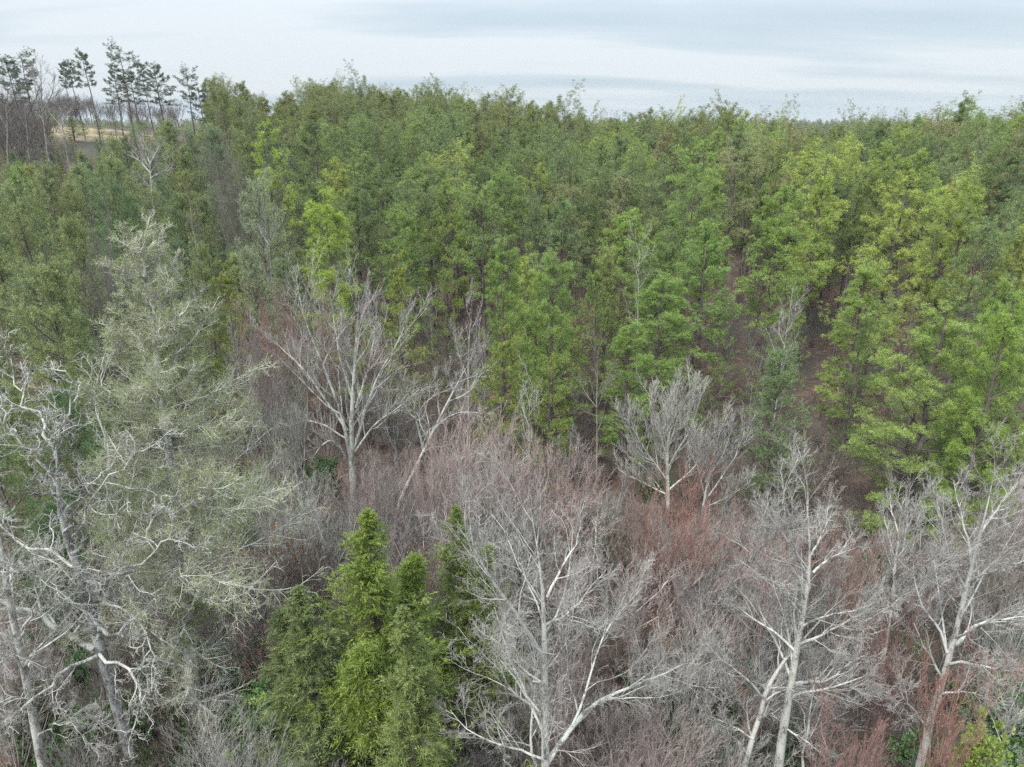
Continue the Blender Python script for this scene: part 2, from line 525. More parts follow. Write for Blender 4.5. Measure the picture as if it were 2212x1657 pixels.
def cedar(h, width, nb=150, base=0.03, sprays=12, tops=3):
    """feathery red cedar with drooping sprays and several leaders"""
    tr, cr = Buf(), Buf()
    tp0 = np.stack([np.zeros(10), np.zeros(10), np.linspace(0, h, 10)], 1) + rng.normal(size=(10, 3)) * np.array([0.05, 0.05, 0])
    tp0[0] = 0
    leaders = [(tp0, 1.0)]
    for k in range(tops):
        a = rng.random() * 6.28; hh = h * rng.uniform(0.55, 0.82); o = width * rng.uniform(0.16, 0.3)
        zz = np.linspace(h * 0.25, hh, 10); f = np.linspace(0, 1, 10) ** 0.6
        leaders.append((np.stack([np.cos(a) * o * f, np.sin(a) * o * f, zz], 1), 0.6))
    Ps, Ds, Ss = [], [], []
    for tp, sc in leaders:
        rad = np.linspace(0.17 * sc, 0.02, 10)
        tr.tubes(tp[None], rad[None], 7)
        m = int(nb * sc)
        t = np.sort(rng.random(m) ** 0.9) * (1 - base) + base
        az = np.arange(m) * 2.4 + rng.normal(size=m) * 0.4
        kp = (np.sin(az * 2.0 + t * 17.0 + rng.random() * 6) + np.cos(az * 3.0 - t * 29.0)) > -0.75
        t, az = t[kp], az[kp]; m = len(t)
        B, T, r = sample(tp[None], rad[None], t[None])
        B, r = B[0], r[0]
        zf = B[:, 2] / h
        L = width / 2 * (1.0 if sc == 1.0 else 0.5) * np.clip(1.0 - (zf if sc == 1.0 else t), 0, 1) ** 0.9 * (1.0 if sc == 1.0 else 0.9) * (0.45 + 0.95 * rng.random(m) ** 2.2) + 0.06
        an = np.radians(72 - 50 * t + rng.normal(size=m) * 9)
        D = np.stack([np.cos(az) * np.sin(an), np.sin(az) * np.sin(an), np.cos(an)], 1)
        Q = np.empty((m, 6, 3)); Q[:, 0] = B; d = D
        for j in range(1, 6):
            d = nrm(d + rng.normal(size=(m, 3)) * 0.08 + np.array([0, 0, 0.08 if j < 3 else -0.08]))
            Q[:, j] = Q[:, j - 1] + d * (L / 5)[:, None]
        br = np.maximum(r * 0.3, 0.014)[:, None] * np.linspace(1, 0.25, 6)[None]
        tr.tubes(Q, br, 4)
        Q2, R2, i2 = grow(Q, br, np.arange(m), 9, t0=0.15, ang=(30, 60), ratio=(0.22, 0.42), fall=0.3, npts=4, wig=0.12, up=0.05, rr=0.5, flat=0.4, rmin=0.005)
        tr.tubes(Q2, R2, 3)
        P, T_, _ = sample(Q2, R2, rng.random((len(Q2), sprays // 2)) * 0.65 + 0.35)
        P2, T2, _ = sample(Q, br, rng.random((m, sprays)) * 0.4 + 0.6)
        Ps += [P.reshape(-1, 3), P2.reshape(-1, 3)]; Ds += [T_.reshape(-1, 3), T2.reshape(-1, 3)]
    P = np.concatenate(Ps); D = nrm(np.concatenate(Ds) + rng.normal(size=(len(P), 3)) * 0.4 + np.array([0, 0, 0.22]))
    n = len(P)
    tone = rng.random(n)
    s = rng.uniform(0.2, 0.6, n) * np.clip(0.4 + 1.1 * (1 - P[:, 2] / h), 0.4, 1)
    # each spray: a drooping axis with side blades on both sides
    a, b = perp(D)
    m = 10
    ph = rng.random(n) * 6.28
    side = np.cos(ph)[:, None] * a + np.sin(ph)[:, None] * b
    f = (np.arange(m) // 2 + 0.5) / (m / 2)
    sg = np.where(np.arange(m) % 2 == 0, 1.0, -1.0)
    O = P[:, None] + D[:, None] * (s[:, None] * f[None])[..., None] + np.array([0, 0, -1.0]) * (s[:, None] * 0.35 * f[None] ** 2)[..., None]
    dr = nrm(D[:, None] * 0.9 + side[:, None] * (sg * 0.75)[None, :, None] + rng.normal(size=(n, m, 3)) * 0.2 + np.array([0, 0, -0.25]))
    ln = s[:, None] * (0.42 - 0.22 * f[None]) * rng.uniform(0.8, 1.2, (n, m))
    cr.blades(O.reshape(-1, 3), dr.reshape(-1, 3), ln.ravel(), 0.023, np.repeat(tone, m) * 0.75 + rng.random(n * m) * 0.25, False)
    return tr, cr


# ------------------------------------------------------------------ bare trees
def bare_tree(limbs, trunk, trunk_r, levels, k0=8, leaf=None, crook=0.02):
    """limbs: list of (polyline (n,3), r0, r1); trunk polyline.  levels: list of dict for grow().  Returns list of Buf:
    [trunk, limb, limb, ...] each limb with its own twigs (mat 0 bark, mat 1 twig, mat 2 leaf)."""
    nT = 14
    tp = resample(trunk, nT)
    tr = np.linspace(trunk_r[0], trunk_r[1], nT); tr[0] *= 1.15; tr[-3:] *= np.array([0.8, 0.55, 0.2])
    bufs = [Buf() for _ in range(len(limbs) + 1)]
    bufs[0].tubes(tp[None], tr[None], k0)
    nL = 10
    P = [resample(l[0], nL) for l in limbs]
    RR = [np.linspace(l[1] * 0.85, l[2] * 0.8, nL) for l in limbs]
    P.append(resample(trunk, nL)[[0] + list(range(1, nL))]); RR.append(np.interp(np.linspace(0, 1, nL), np.linspace(0, 1, nT), tr))
    P = np.stack(P); RR = np.stack(RR)
    wn = rng.normal(size=P.shape) * crook; wn[:, 0] = 0
    P = P + wn
    ids = np.array(list(range(1, len(limbs) + 1)) + [0])
    for i in range(len(limbs)):
        bufs[i + 1].tubes(P[i:i + 1], RR[i:i + 1], 6)
    cur = (P, RR, ids)
    first = True
    for li, lv in enumerate(levels):
        lv = dict(lv)
        sp_ = lv.pop('spike', False) or li == len(levels) - 1; k = lv.pop('k', 3); mat = lv.pop('mat', 1); tt0 = lv.pop('trunk_t0', 0.5)
        if first:
            A = grow(cur[0][:-1], cur[1][:-1], cur[2][:-1], **lv)
            lt = dict(lv); lt['t0'] = tt0; lt['ratio'] = (lv['ratio'][0] * 0.5, lv['ratio'][1] * 0.5); lt['c'] = int(lv['c'] * 1.3)
            B_ = grow(cur[0][-1:], cur[1][-1:], cur[2][-1:], **lt)
            nxt = tuple(np.concatenate([x, y]) for x, y in zip(A, B_))
            first = False
        else:
            nxt = grow(*cur, **lv)
        for i in range(len(bufs)):
            q = nxt[2] == i
            if q.any():
                if sp_:
                    bufs[i].spikes(nxt[0][q], nxt[1][q], mat)
                else:
                    bufs[i].tubes(nxt[0][q], nxt[1][q], k, mat=mat)
        cur = nxt
    if leaf:
        c, size, w = leaf
        lk = rng.random(len(cur[0])) < c; cur = tuple(q_[lk] for q_ in cur); c = 1
        Pp, Tt, _ = sample(cur[0], cur[1], rng.random((len(cur[0]), c)))
        ii = np.repeat(cur[2][:, None], c, 1).ravel()
        Pp = Pp.reshape(-1, 3); Tt = nrm(Tt.reshape(-1, 3) + rng.normal(size=Pp.shape) * 0.8)
        for i in range(len(bufs)):
            q = ii == i
            if q.any():
                n = int(q.sum())
                bufs[i].blades(Pp[q], Tt[q], size * rng.uniform(0.6, 1.1, n), w, rng.random(n), True, mat=2)
    return bufs


def arc(a, b, sag=0.0, n=6, wig=0.0):
    a = np.asarray(a, float); b = np.asarray(b, float)
    f = np.linspace(0, 1, n)[:, None]
    p = a + (b - a) * f + np.array([0, 0, 1.0]) * sag * np.sin(f * np.pi)
    w = rng.normal(size=p.shape) * wig; w[0] = 0
    return p + w


def auto_bare(h, kind, spread, nl=7, r=0.14, leaf=None, dense=1.0, kink=0.1):
    limbs = []
    if kind == 'spread':
        top = np.array([rng.normal() * 0.3, rng.normal() * 0.3, h * 0.8])
        trunk = arc((0, 0, 0), top, n=8, wig=0.08)
        for i in range(nl):
            t = 0.3 + 0.5 * (i + rng.random()) / nl
            b = trunk[0] + (trunk[-1] - trunk[0]) * t
            a = i * 2.4 + rng.normal() * 0.3
            o = spread / 2 * rng.uniform(0.65, 1.05) * (1.1 - 0.6 * t)
            e = np.array([math.cos(a) * o, math.sin(a) * o, b[2] + (h - b[2]) * rng.uniform(0.55, 0.95)])
            limbs.append((arc(b, e, sag=-0.12 * o, n=7, wig=0.12), r * (1 - t * 0.7), 0.02))
        tr = (r, 0.025)
    elif kind == 'fan':
        trunk = arc((0, 0, 0), (0.2, 0.1, h * 0.93), n=6, wig=0.1)
        for i in range(nl):
            a = i * 2.4 + rng.normal() * 0.3
            o = spread / 2 * math.sqrt((i + 0.5) / nl)
            e = np.array([math.cos(a) * o, math.sin(a) * o, h * rng.uniform(0.78, 1.0) * (1 - 0.18 * (o / spread * 2) ** 2)])
            b = np.array([math.cos(a) * 0.25, math.sin(a) * 0.25, rng.uniform(0.0, 0.9)])
            limbs.append((arc(b, e, sag=0.03 * h * rng.normal(), n=7, wig=0.1), r * 0.5, 0.012))
        tr = (r * 0.6, 0.015)
    else:         # spire
        trunk = arc((0, 0, 0), (rng.normal() * 0.4, rng.normal() * 0.4, h), n=8, wig=0.07)
        for i in range(nl):
            t = 0.3 + 0.6 * (i + rng.random()) / nl
            b = trunk[0] + (trunk[-1] - trunk[0]) * t
            a = i * 2.4 + rng.normal() * 0.3
            o = spread / 2 * rng.uniform(0.6, 1.0) * (1.15 - t)
            e = np.array([b[0] + math.cos(a) * o, b[1] + math.sin(a) * o, b[2] + o * rng.uniform(1.0, 1.7)])
            limbs.append((arc(b, e, sag=-0.1 * o, n=6, wig=0.06), r * (1 - t) * 0.5 + 0.012, 0.01))
        tr = (r, 0.015)
    lv = [dict(c=int(8 * dense), t0=0.25, ang=(25, 50), ratio=(0.3, 0.55), fall=0.45, npts=5, wig=kink, up=0.22, rr=0.5, k=3, rmin=0.012, trunk_t0=0.4),
          dict(c=int(6 * dense), t0=0.2, ang=(25, 50), ratio=(0.32, 0.6), fall=0.3, npts=4, wig=kink, up=0.18, rr=0.55, k=3, rmin=0.010),
          dict(c=6, t0=0.15, ang=(20, 50), ratio=(0.4, 0.7), fall=0.2, npts=3, wig=kink, up=0.15, rr=0.7, k=3, rmin=0.008)]
    return bare_tree(limbs, trunk, tr, lv, 7, leaf)


def put_bare(bufs, name, label, cat, loc, color, bark='lichen', group=None, rotz=0, scale=(1, 1, 1), leafmat=None, twigcol=None):
    mats = [M[bark], M['twig'], M[leafmat or 'leaf']]
    o = thing(name, label, cat, loc, rotz, group, scale)
    part('trunk', bufs[0].mesh(name + '_trunk', [M['darkbark']] + mats[1:] if name == 'crooked_oak' else mats), o, color)
    for b in bufs[1:]:
        if b.v:
            part('limb', b.mesh(name + '_limb', mats), o, color)
    return o


def dup(root, loc, rotz=0, scale=(1, 1, 1), label=None, group=None, color=None):
    r = root.copy(); COL.objects.link(r)
    r.location = tuple(float(q) for q in loc); r.rotation_euler = (0, 0, rotz); r.scale = scale
    if label:
        r['label'] = label
    if group:
        r['group'] = group
    elif 'group' in r.keys():
        del r['group']
    for ch in root.children:
        c = ch.copy(); COL.objects.link(c); c.parent = r
        if color is not None and (ch.name.startswith('crown') or not any(k.name.startswith('crown') for k in root.children)):
            c.color = tuple(color) + (1,)
    return r


STAT = {}

# ------------------------------------------------------------------ ground
def make_ground():
    ys = np.concatenate([np.linspace(-60, 60, 50), np.linspace(63, 420, 120), np.geomspace(430, 1780, 40)])
    xs = np.concatenate([-np.geomspace(1680, 330, 24), np.linspace(-320, 320, 200), np.geomspace(330, 1680, 24)])
    X, Y = np.meshgrid(xs, ys)
    Z = ground(X, Y)
    Z = Z - 0.0 * X
    V = np.stack([X, Y, Z], -1)
    ny, nx = X.shape
    i = np.arange(ny * nx).reshape(ny, nx)
    q = np.stack([i[:-1, :-1], i[:-1, 1:], i[1:, 1:], i[1:, :-1]], -1).reshape(-1, 4)
    b = Buf(); b.add(V, q)
    m, nt, out = new_mat('leaf_litter_ground')
    geo = N(nt, 'ShaderNodeNewGeometry')
    pos = geo.outputs['Position']
    n1 = noise(nt, pos, 0.08, 4, 0.6)
    n2 = noise(nt, pos, 1.3, 5, 0.7)
    n3 = noise(nt, pos, 9, 4, 0.8)
    a = ramp(nt, mth(nt, 'ADD', mth(nt, 'MULTIPLY', n2, 0.5), mth(nt, 'MULTIPLY', n3, 0.5)),
             [(0.36, (0.035, 0.024, 0.018)), (0.5, (0.085, 0.052, 0.038)), (0.58, (0.22, 0.13, 0.09))])
    c = mixc(nt, ramp(nt, n1, [(0.45, 0.0), (0.6, 1.0)]), a, (0.065, 0.06, 0.04))
    # the bare orange clearing on the hill at the left
    vd = N(nt, 'ShaderNodeVectorMath', operation='DISTANCE')
    nt.links.new(pos, vd.inputs[0]); vd.inputs[1].default_value = (-113, 196, 25)
    f = mth(nt, 'ADD', mth(nt, 'MULTIPLY', vd.outputs['Value'], 0.014), mth(nt, 'MULTIPLY', n1, 0.6))
    n4 = noise(nt, pos, 0.35, 5, 0.7)
    clay = ramp(nt, n4, [(0.42, (0.28, 0.24, 0.14)), (0.52, (0.34, 0.23, 0.14)), (0.58, (0.16, 0.16, 0.08))])
    c = mixc(nt, ramp(nt, f, [(0.42, 1.0), (0.60, 0.0)]), c, clay)
    p = N(nt, 'ShaderNodeBsdfPrincipled', inp={'Roughness': 0.95})
    nt.links.new(c, p.inputs['Base Color'])
    bp = N(nt, 'ShaderNodeBump', inp={'Strength': 0.8, 'Distance': 0.15})
    nt.links.new(n3, bp.inputs['Height']); nt.links.new(bp.outputs[0], p.inputs['Normal'])
    nt.links.new(p.outputs[0], out.inputs[0])
    o = bpy.data.objects.new('ground', b.mesh('ground', m))
    COL.objects.link(o)
    o['kind'] = 'structure'


make_ground()


def make_haze():
    x, y0, y1, z0, z1 = 1700.0, -70.0, 1800.0, -6.0, 50.0
    V = np.array([[-x, y0, z0], [x, y0, z0], [x, y1, z0], [-x, y1, z0], [-x, y0, z1], [x, y0, z1], [x, y1, z1], [-x, y1, z1]])
    b = Buf(); b.add(V, np.array([[3, 2, 1, 0], [4, 5, 6, 7], [0, 1, 5, 4], [1, 2, 6, 5], [2, 3, 7, 6], [3, 0, 4, 7]]))
    m, nt, out = new_mat('haze')
    v = N(nt, 'ShaderNodeVolumePrincipled', inp={'Density': 0.00012, 'Color': (0.93, 0.96, 1.0, 1)})
    nt.links.new(v.outputs[0], out.inputs['Volume'])
    o = bpy.data.objects.new('haze', b.mesh('haze', m, smooth=False))
    COL.objects.link(o); o['kind'] = 'stuff'; o['label'] = 'thin pale winter haze over the woods'; o['category'] = 'haze'


make_haze()

# ------------------------------------------------------------------ conifer prototypes
GREEN = (0.094, 0.146, 0.032); BRIGHT = (0.150, 0.205, 0.032); YELLOW = (0.165, 0.20, 0.042); DULL = (0.085, 0.118, 0.042)
DARK = (0.045, 0.088, 0.032); OLIVE = (0.118, 0.145, 0.056); GREY = (0.140, 0.162, 0.095); BLUE = (0.092, 0.130, 0.056); BROWNG = (0.14, 0.13, 0.06)
PROTO = {}


def proto(key, **kw):
    h, w = kw['h'], kw['width']
    t, c = conifer(**kw)
    soft = kw.get('style') == 'plume'
    PROTO[key] = dict(h=h, w=w, trunk=t.mesh(key + '_trunk', M['pinebark']), crown=c.mesh(key + '_crown', M['soft'] if soft else M['needle']))
    STAT[key] = t.tris() + c.tris()


for i, kw in enumerate([
        dict(base=0.36, nb=62, width=6.6, prof='round', gap=0.08, tm=17, tw=0.027),
        dict(base=0.42, nb=56, width=6.2, prof='round', gap=0.14, ang=(80, 25), tm=17, tw=0.027),
        dict(base=0.30, nb=66, width=7.2, prof='round', gap=0.10, ang=(82, 35), droop=0.03, tm=14, tw=0.026),
        dict(base=0.45, nb=50, width=6.0, prof='flat', gap=0.16, ang=(75, 35)),
        dict(base=0.38, nb=60, width=5.6, prof='cone', gap=0.08, ang=(75, 30)),
        dict(base=0.52, nb=42, width=5.8, prof='flat', gap=0.22, ang=(78, 30))]):
    proto('pine%d' % i, h=20.0, style='tuft', trunk_r=0.19, **kw)
for i, kw in enumerate([dict(base=0.14, nb=74, width=6.6, prof='round', gap=0.08, ang=(85, 28), tm=24, tw=0.019), dict(base=0.2, nb=68, width=6.6, prof='cone', gap=0.1, ang=(88, 30), droop=0.03, tm=24, tw=0.019)]):
    proto('edgepine%d' % i, h=20.0, style='tuft', trunk_r=0.2, **kw)
# layered sparse pine with short needles
for i, kw in enumerate([dict(base=0.16, nb=58, width=6.4, gap=0.1), dict(base=0.22, nb=50, width=7.0, gap=0.18)]):
    proto('scrub%d' % i, h=16.0, style='plume', prof='cone', ang=(88, 45), droop=0.04, flat=0.9, sec=8, tert=5, tsize=0.26, tm=8, tw=0.035, dens_t=0.62, trunk_r=0.15, **kw)
# soft white pines
for i, kw in enumerate([dict(base=0.08, nb=95, width=7.0, prof='cone', gap=0.05), dict(base=0.12, nb=85, width=7.6, prof='round', gap=0.08), dict(base=0.1, nb=90, width=6.4, prof='cone', gap=0.1)]):
    proto('white%d' % i, h=16.0, style='plume', ang=(80, 35), droop=0.0, flat=0.6, sec=10, tert=5, tsize=0.36, tm=9, tw=0.028, trunk_r=0.17, dens_t=0.5, dead=0, **kw)
# tall skyline pines with high open crowns
for i, kw in enumerate([dict(base=0.66, nb=32, width=8.0, prof='round', gap=0.05), dict(base=0.66, nb=28, width=9.0, prof='flat', gap=0.08), dict(base=0.50, nb=50, width=10, prof='round', gap=0.05)]):
    proto('tall%d' % i, h=26.0, style='tuft', ang=(88, 45), flat=0.85, trunk_r=0.24, sec=7, tert=4, tsize=0.36, tw=0.065, tm=15, **kw)

NAMES = {'edgepine': ('pine_tree', 'pine tree'), 'pine': ('pine_tree', 'pine tree'), 'scrub': ('scrub_pine', 'scrub pine'), 'white': ('white_pine', 'white pine'), 'tall': ('tall_pine', 'pine tree')}


def put_conifer(key, loc, h, w, color, label, group=None, rot=None):
    p = PROTO[key]
    nm, cat = NAMES[key.rstrip('0123456789')]
    sx = w / p['w']
    o = thing(nm, label, cat, loc, rng.random() * 6.28 if rot is None else rot, group, (sx, sx, h / p['h']))
    part('trunk', p['trunk'], o)
    part('crown', p['crown'], o, color)
    return o


KEYED = []     # (x, y, radius) taken spots


def key_conifer(key, u, v, Y, wpx, color, label, group=None, hmin=4):
    t = at(u, v, Y)
    g = float(ground(t[0], t[1]))
    h = t[2] - g
    dep = pix(*t)[2]
    w = wpx * dep / FPX
    KEYED.append((t[0], t[1], w / 2))
    STAT['k %s %d,%d' % (key, u, v)] = (round(h, 1), round(w, 1))
    return put_conifer(key, (t[0], t[1], g), h / 0.985, w, color, label, group)


# ---- pines one can name
K = key_conifer
K('edgepine0', 700, 412, 62, 175, BRIGHT, 'bright yellow-green pine standing out alone behind the white-limbed bare tree')
K('edgepine0', 1085, 515, 55, 150, GREEN, 'fresh green pine at the middle of the wood edge, taller of a close pair')
K('edgepine0', 1195, 545, 53, 170, GREEN, 'fresh green pine at the wood edge, right one of a close pair')
K('pine0', 870, 462, 68, 150, GREEN, 'green pine right behind the bright yellow-green pine, with an even cone top')
K('pine1', 1075, 372, 95, 120, GREEN, 'green pine with a rounded top rising over the canopy centre')
K('pine2', 1500, 325, 84, 190, (0.115, 0.18, 0.04), 'broad light green pine beside the gap with bare grey trunks')
K('pine3', 1785, 350, 82, 160, YELLOW, 'yellow-green pine with a flat bushy top in the right half')
K('pine0', 1690, 420, 70, 190, (0.11, 0.165, 0.036), 'large mid-green pine left of the flat-topped yellow-green pine')
K('pine2', 1935, 405, 66, 200, YELLOW, 'big yellow-green pine with reddish tinged top in the right half')
K('edgepine1', 1890, 560, 58, 210, (0.125, 0.175, 0.04), 'yellow-green pine with wide layered boughs over the red brown ground')
K('edgepine0', 2050, 662, 41, 300, (0.118, 0.165, 0.038), 'nearest large bright green pine at the right edge of the wood')
K('edgepine0', 2185, 600, 48, 180, GREEN, 'dark green pine cut by the right edge of the picture')
K('edgepine1', 2130, 690, 44, 150, GREEN, 'green pine tucked behind the nearest large bright pine')
K('edgepine0', 1430, 590, 58, 220, GREEN, 'wide dense green pine above the grey fan-shaped tree')
K('edgepine0', 1360, 690, 53, 170, GREEN, 'dense green pine low at the wood edge, left above the fan-shaped tree')
K('pine1', 1540, 500, 63, 170, (0.095, 0.155, 0.036), 'green pine in front of the broad light green pine')
K('pine0', 1345, 470, 72, 170, (0.12, 0.18, 0.036), 'light green pine left of the slender white snag')
K('scrub0', 1085, 700, 49, 170, (0.115, 0.145, 0.030), 'olive yellow pine with layered boughs under the close pair of pines')
K('scrub1', 1190, 740, 47, 150, (0.115, 0.145, 0.030), 'olive layered pine low at the wood edge, its boughs in flat tiers')
K('scrub0', 855, 540, 60, 160, (0.12, 0.145, 0.03), 'yellow olive pine in front of the cone-topped green pine')
K('scrub1', 960, 560, 60, 130, (0.09, 0.12, 0.03), 'dark olive pine beside the narrow gap left of the close pair')
K('scrub0', 1290, 560, 62, 130, (0.085, 0.12, 0.032), 'olive pine standing between the close pair and the wide dense pine')
K('scrub1', 1700, 590, 62, 150, (0.095, 0.135, 0.032), 'olive pine behind the white snag over the blue-green pine')
K('scrub0', 1875, 655, 52, 110, (0.07, 0.105, 0.030), 'thin dark olive pine between the blue-green pine and the nearest bright pine')
K('scrub1', 1560, 690, 54, 130, (0.08, 0.125, 0.03), 'olive pine left of the strip of red brown ground')
K('white2', 1692, 735, 45, 180, BLUE, 'slender blue-green white pine with open tiers above the bare trees')
K('white0', 62, 535, 48, 260, OLIVE, 'large olive white pine at the left edge beside the lichen grey pine')
K('white1', 30, 400, 66, 210, OLIVE, 'olive white pine at the left edge, behind the large one')
K('white0', 545, 515, 58, 140, GREY, 'small pale grey-green white pine with pointed top left of the bright pine')
K('white2', 425, 505, 58, 120, OLIVE, 'narrow olive white pine right of the lichen grey pine top')
K('white1', 545, 388, 78, 170, GREY, 'pale silvery white pine with soft plumes behind the small pointed one')
K('scrub0', 480, 560, 58, 150, (0.12, 0.145, 0.03), 'yellow olive scrub pine right beside the lichen grey pine')
K('white1', 230, 395, 70, 190, (0.065, 0.105, 0.04), 'dark green white pine above the lichen grey pine')
K('white0', 150, 440, 62, 170, OLIVE, 'feathery olive white pine, second from the left edge')
K('white2', 350, 250, 135, 110, OLIVE, 'olive pine top just above the pale spreading bare tree')
K('white0', 455, 262, 130, 120, (0.075, 0.115, 0.05), 'dark olive pine right of the pale spreading bare tree')
K('pine2', 575, 280, 110, 120, BRIGHT, 'bright green rounded pine high on the left slope')
K('white1', 1160, 425, 78, 110, BLUE, 'soft grey-green white pine in the middle of the canopy')
K('white0', 250, 330, 105, 130, OLIVE, 'olive white pine left of the pale spreading bare tree')
K('white2', 20, 345, 95, 130, GREEN, 'green pine by the left edge below the brown bare trees')
K('edgepine0', 2190, 640, 38, 200, (0.12, 0.18, 0.035), 'bright pine boughs reaching in low at the right edge')
K('white1', 322, 412, 86, 120, OLIVE, 'olive white pine at the foot of the pale spreading bare tree')
K('white2', 268, 405, 84, 100, (0.085, 0.12, 0.045), 'green white pine lower left of the pale spreading bare tree')
K('white0', 385, 400, 88, 100, (0.10, 0.13, 0.05), 'green white pine lower right of the pale spreading bare tree')
# skyline pines of the left hill
G1 = 'tall pines on the skyline'
SD = (0.050, 0.066, 0.040)
for key, u, v, Y, w, lab in [
        ('tall2', 18, 125, 165, 90, 'dense dark pine cut by the left edge on the skyline'), ('tall1', 45, 120, 170, 80, 'tall skyline pine with a round dark cap near the left edge'),
        ('tall0', 131, 138, 190, 40, 'small-crowned thin skyline pine, left of three thin ones'), ('tall0', 152, 138, 195, 46, 'thin skyline pine, middle of three thin ones'),
        ('tall0', 181, 117, 180, 56, 'thin tall skyline pine with long bare trunk, right of three'), ('tall1', 256, 107, 188, 80, 'tallest sparse skyline pine with flat branch tiers'),
        ('tall2', 241, 150, 195, 62, 'bushy dark skyline pine under the tallest sparse one'), ('tall2', 282, 152, 200, 54, 'dark skyline pine just right of the tallest sparse one'),
        ('tall0', 308, 140, 205, 44, 'thin skyline pine left of the broadest dark pine'), ('tall2', 335, 138, 195, 82, 'broadest dark skyline pine with a dense cone crown'),
        ('tall1', 402, 153, 200, 60, 'lone flat-topped skyline pine right of the broadest one'), ('tall2', 432, 190, 205, 60, 'low dark pine where the hill skyline meets the green wood')]:
    K(key, u, v, Y, w, SD, lab, G1)

# ------------------------------------------------------------------ scatter of the pine wood
LAND = [(700, 480, 'the bright lone yellow-green pine'), (1085, 560, 'the close pair of fresh green pines'), (870, 500, 'the cone-topped green pine'),
        (1500, 400, 'the broad light green pine'), (1785, 400, 'the flat-topped yellow-green pine'), (1935, 470, 'the reddish-topped yellow pine'),
        (2050, 720, 'the nearest large bright pine'), (1430, 640, 'the wide dense green pine'), (1692, 780, 'the slender blue-green white pine'),
        (320, 350, 'the pale spreading bare tree'), (300, 520, 'the lichen grey pine top'), (1160, 460, 'the soft grey-green white pine'), (575, 310, 'the rounded bright pine on the left slope'),
        (1420, 420, 'the gap with grey trunks'), (1382, 550, 'the slender white snag'), (1620, 560, 'the trunks in the forest gap'), (960, 620, 'the dark gap left of the close pair'),
        (545, 430, 'the pale silvery white pine'), (1750, 250, 'the dip in the skyline'), (2060, 230, 'the tallest trees of the right skyline'), (1230, 240, 'the point where the left ridge ends'),
        (600, 190, 'the left end of the green ridge'), (900, 210, 'the middle of the green ridge'), (402, 160, 'the lone flat-topped skyline pine'), (150, 480, 'the feathery olive white pine')]
TONES = [('mid-green', (0.092, 0.132, 0.036), 5), ('dull green', DULL, 5), ('light green', (0.122, 0.165, 0.036), 4), ('yellow-green', (0.145, 0.185, 0.042), 2),
         ('dark green', (0.074, 0.106, 0.034), 2), ('olive brown', (0.125, 0.125, 0.05), 1.2)]
TW = np.array([t[2] for t in TONES]); TW = TW / TW.sum()


def wood_type(x, y):
    """which kind of conifer stands here, None for none"""
    a = x / y
    if a < -0.40:
        if y > 150:
            return None
        return 'white'
    if a < -0.27:
        return 'white' if (y < 120 or rng.random() < 0.5) else ('scrub' if y < 160 else 'pine')
    if y < 75 and a < 0.2:
        return ['pine', 'scrub', 'white'][int(rng.choice(3, p=[0.6, 0.3, 0.1]))]
    return 'pine' if rng.random() < 0.93 else 'scrub'


def edge_y(a):
    """near edge of the conifer wood by azimuth"""
    return lerp_tab(a, [(-0.8, 50), (-0.6, 52), (-0.4, 60), (-0.25, 62), (-0.1, 58), (0.05, 56), (0.2, 56), (0.3, 60), (0.42, 52), (0.6, 44), (0.9, 42)])


def gap_at(x, y):
    a = x / y
    # openings seen in the photograph: (azimuth, y0, y1, half width)
    for ga, y0, y1, hw in [(0.245, 88, 125, 3.6), (0.345, 74, 100, 3.2), (0.335, 60, 84, 4.5), (0.52, 60, 84, 4.0), (0.475, 66, 80, 3), (0.68, 60, 82, 3.2),
                           (-0.105, 60, 76, 2.6), (-0.02, 76, 86, 3), (-0.47, 78, 92, 3), (0.44, 42, 60, 4), (-0.40, 54, 68, 3.5)]:
        if y0 < y < y1 and abs(x - ga * y) < hw:
            return True
    return False


pts = []
sp = 5.1
yy = 42.0
row = 0
cand = []
while yy < 330:
    s_ = sp if yy < 200 else sp * 1.1
    for xx in np.arange(-0.86 * yy - 8, 0.86 * yy + 8, s_):
        x = xx + rng.uniform(-0.36, 0.36) * s_ + (row % 2) * s_ / 2; y = yy + rng.uniform(-0.36, 0.36) * s_
        cand.append((x, y))
    yy += s_ * 0.95
    row += 1
for x, y in cand:
    a = x / y
    if abs(a) > 0.8 or y < edge_y(a) or gap_at(x, y):
        continue
    if y > lerp_tab(a, CREST_D) + 45:
        continue
    if any((x - kx) ** 2 + (y - ky) ** 2 < (kr * 0.75 + 0.8) ** 2 for kx, ky, kr in KEYED):
        continue
    wt = wood_type(x, y)
    if wt is None:
        continue
    patch = math.sin(x * 0.11 + 2) * math.cos(y * 0.09 + x * 0.03)
    if rng.random() < 0.12 + 0.12 * max(patch, 0):
        continue
    pts.append((x, y, wt, patch))
print('wood candidates', len(pts))
pts.sort(key=lambda p: p[1])
near, farp = pts[:300 * 1], pts[300 * 1:]
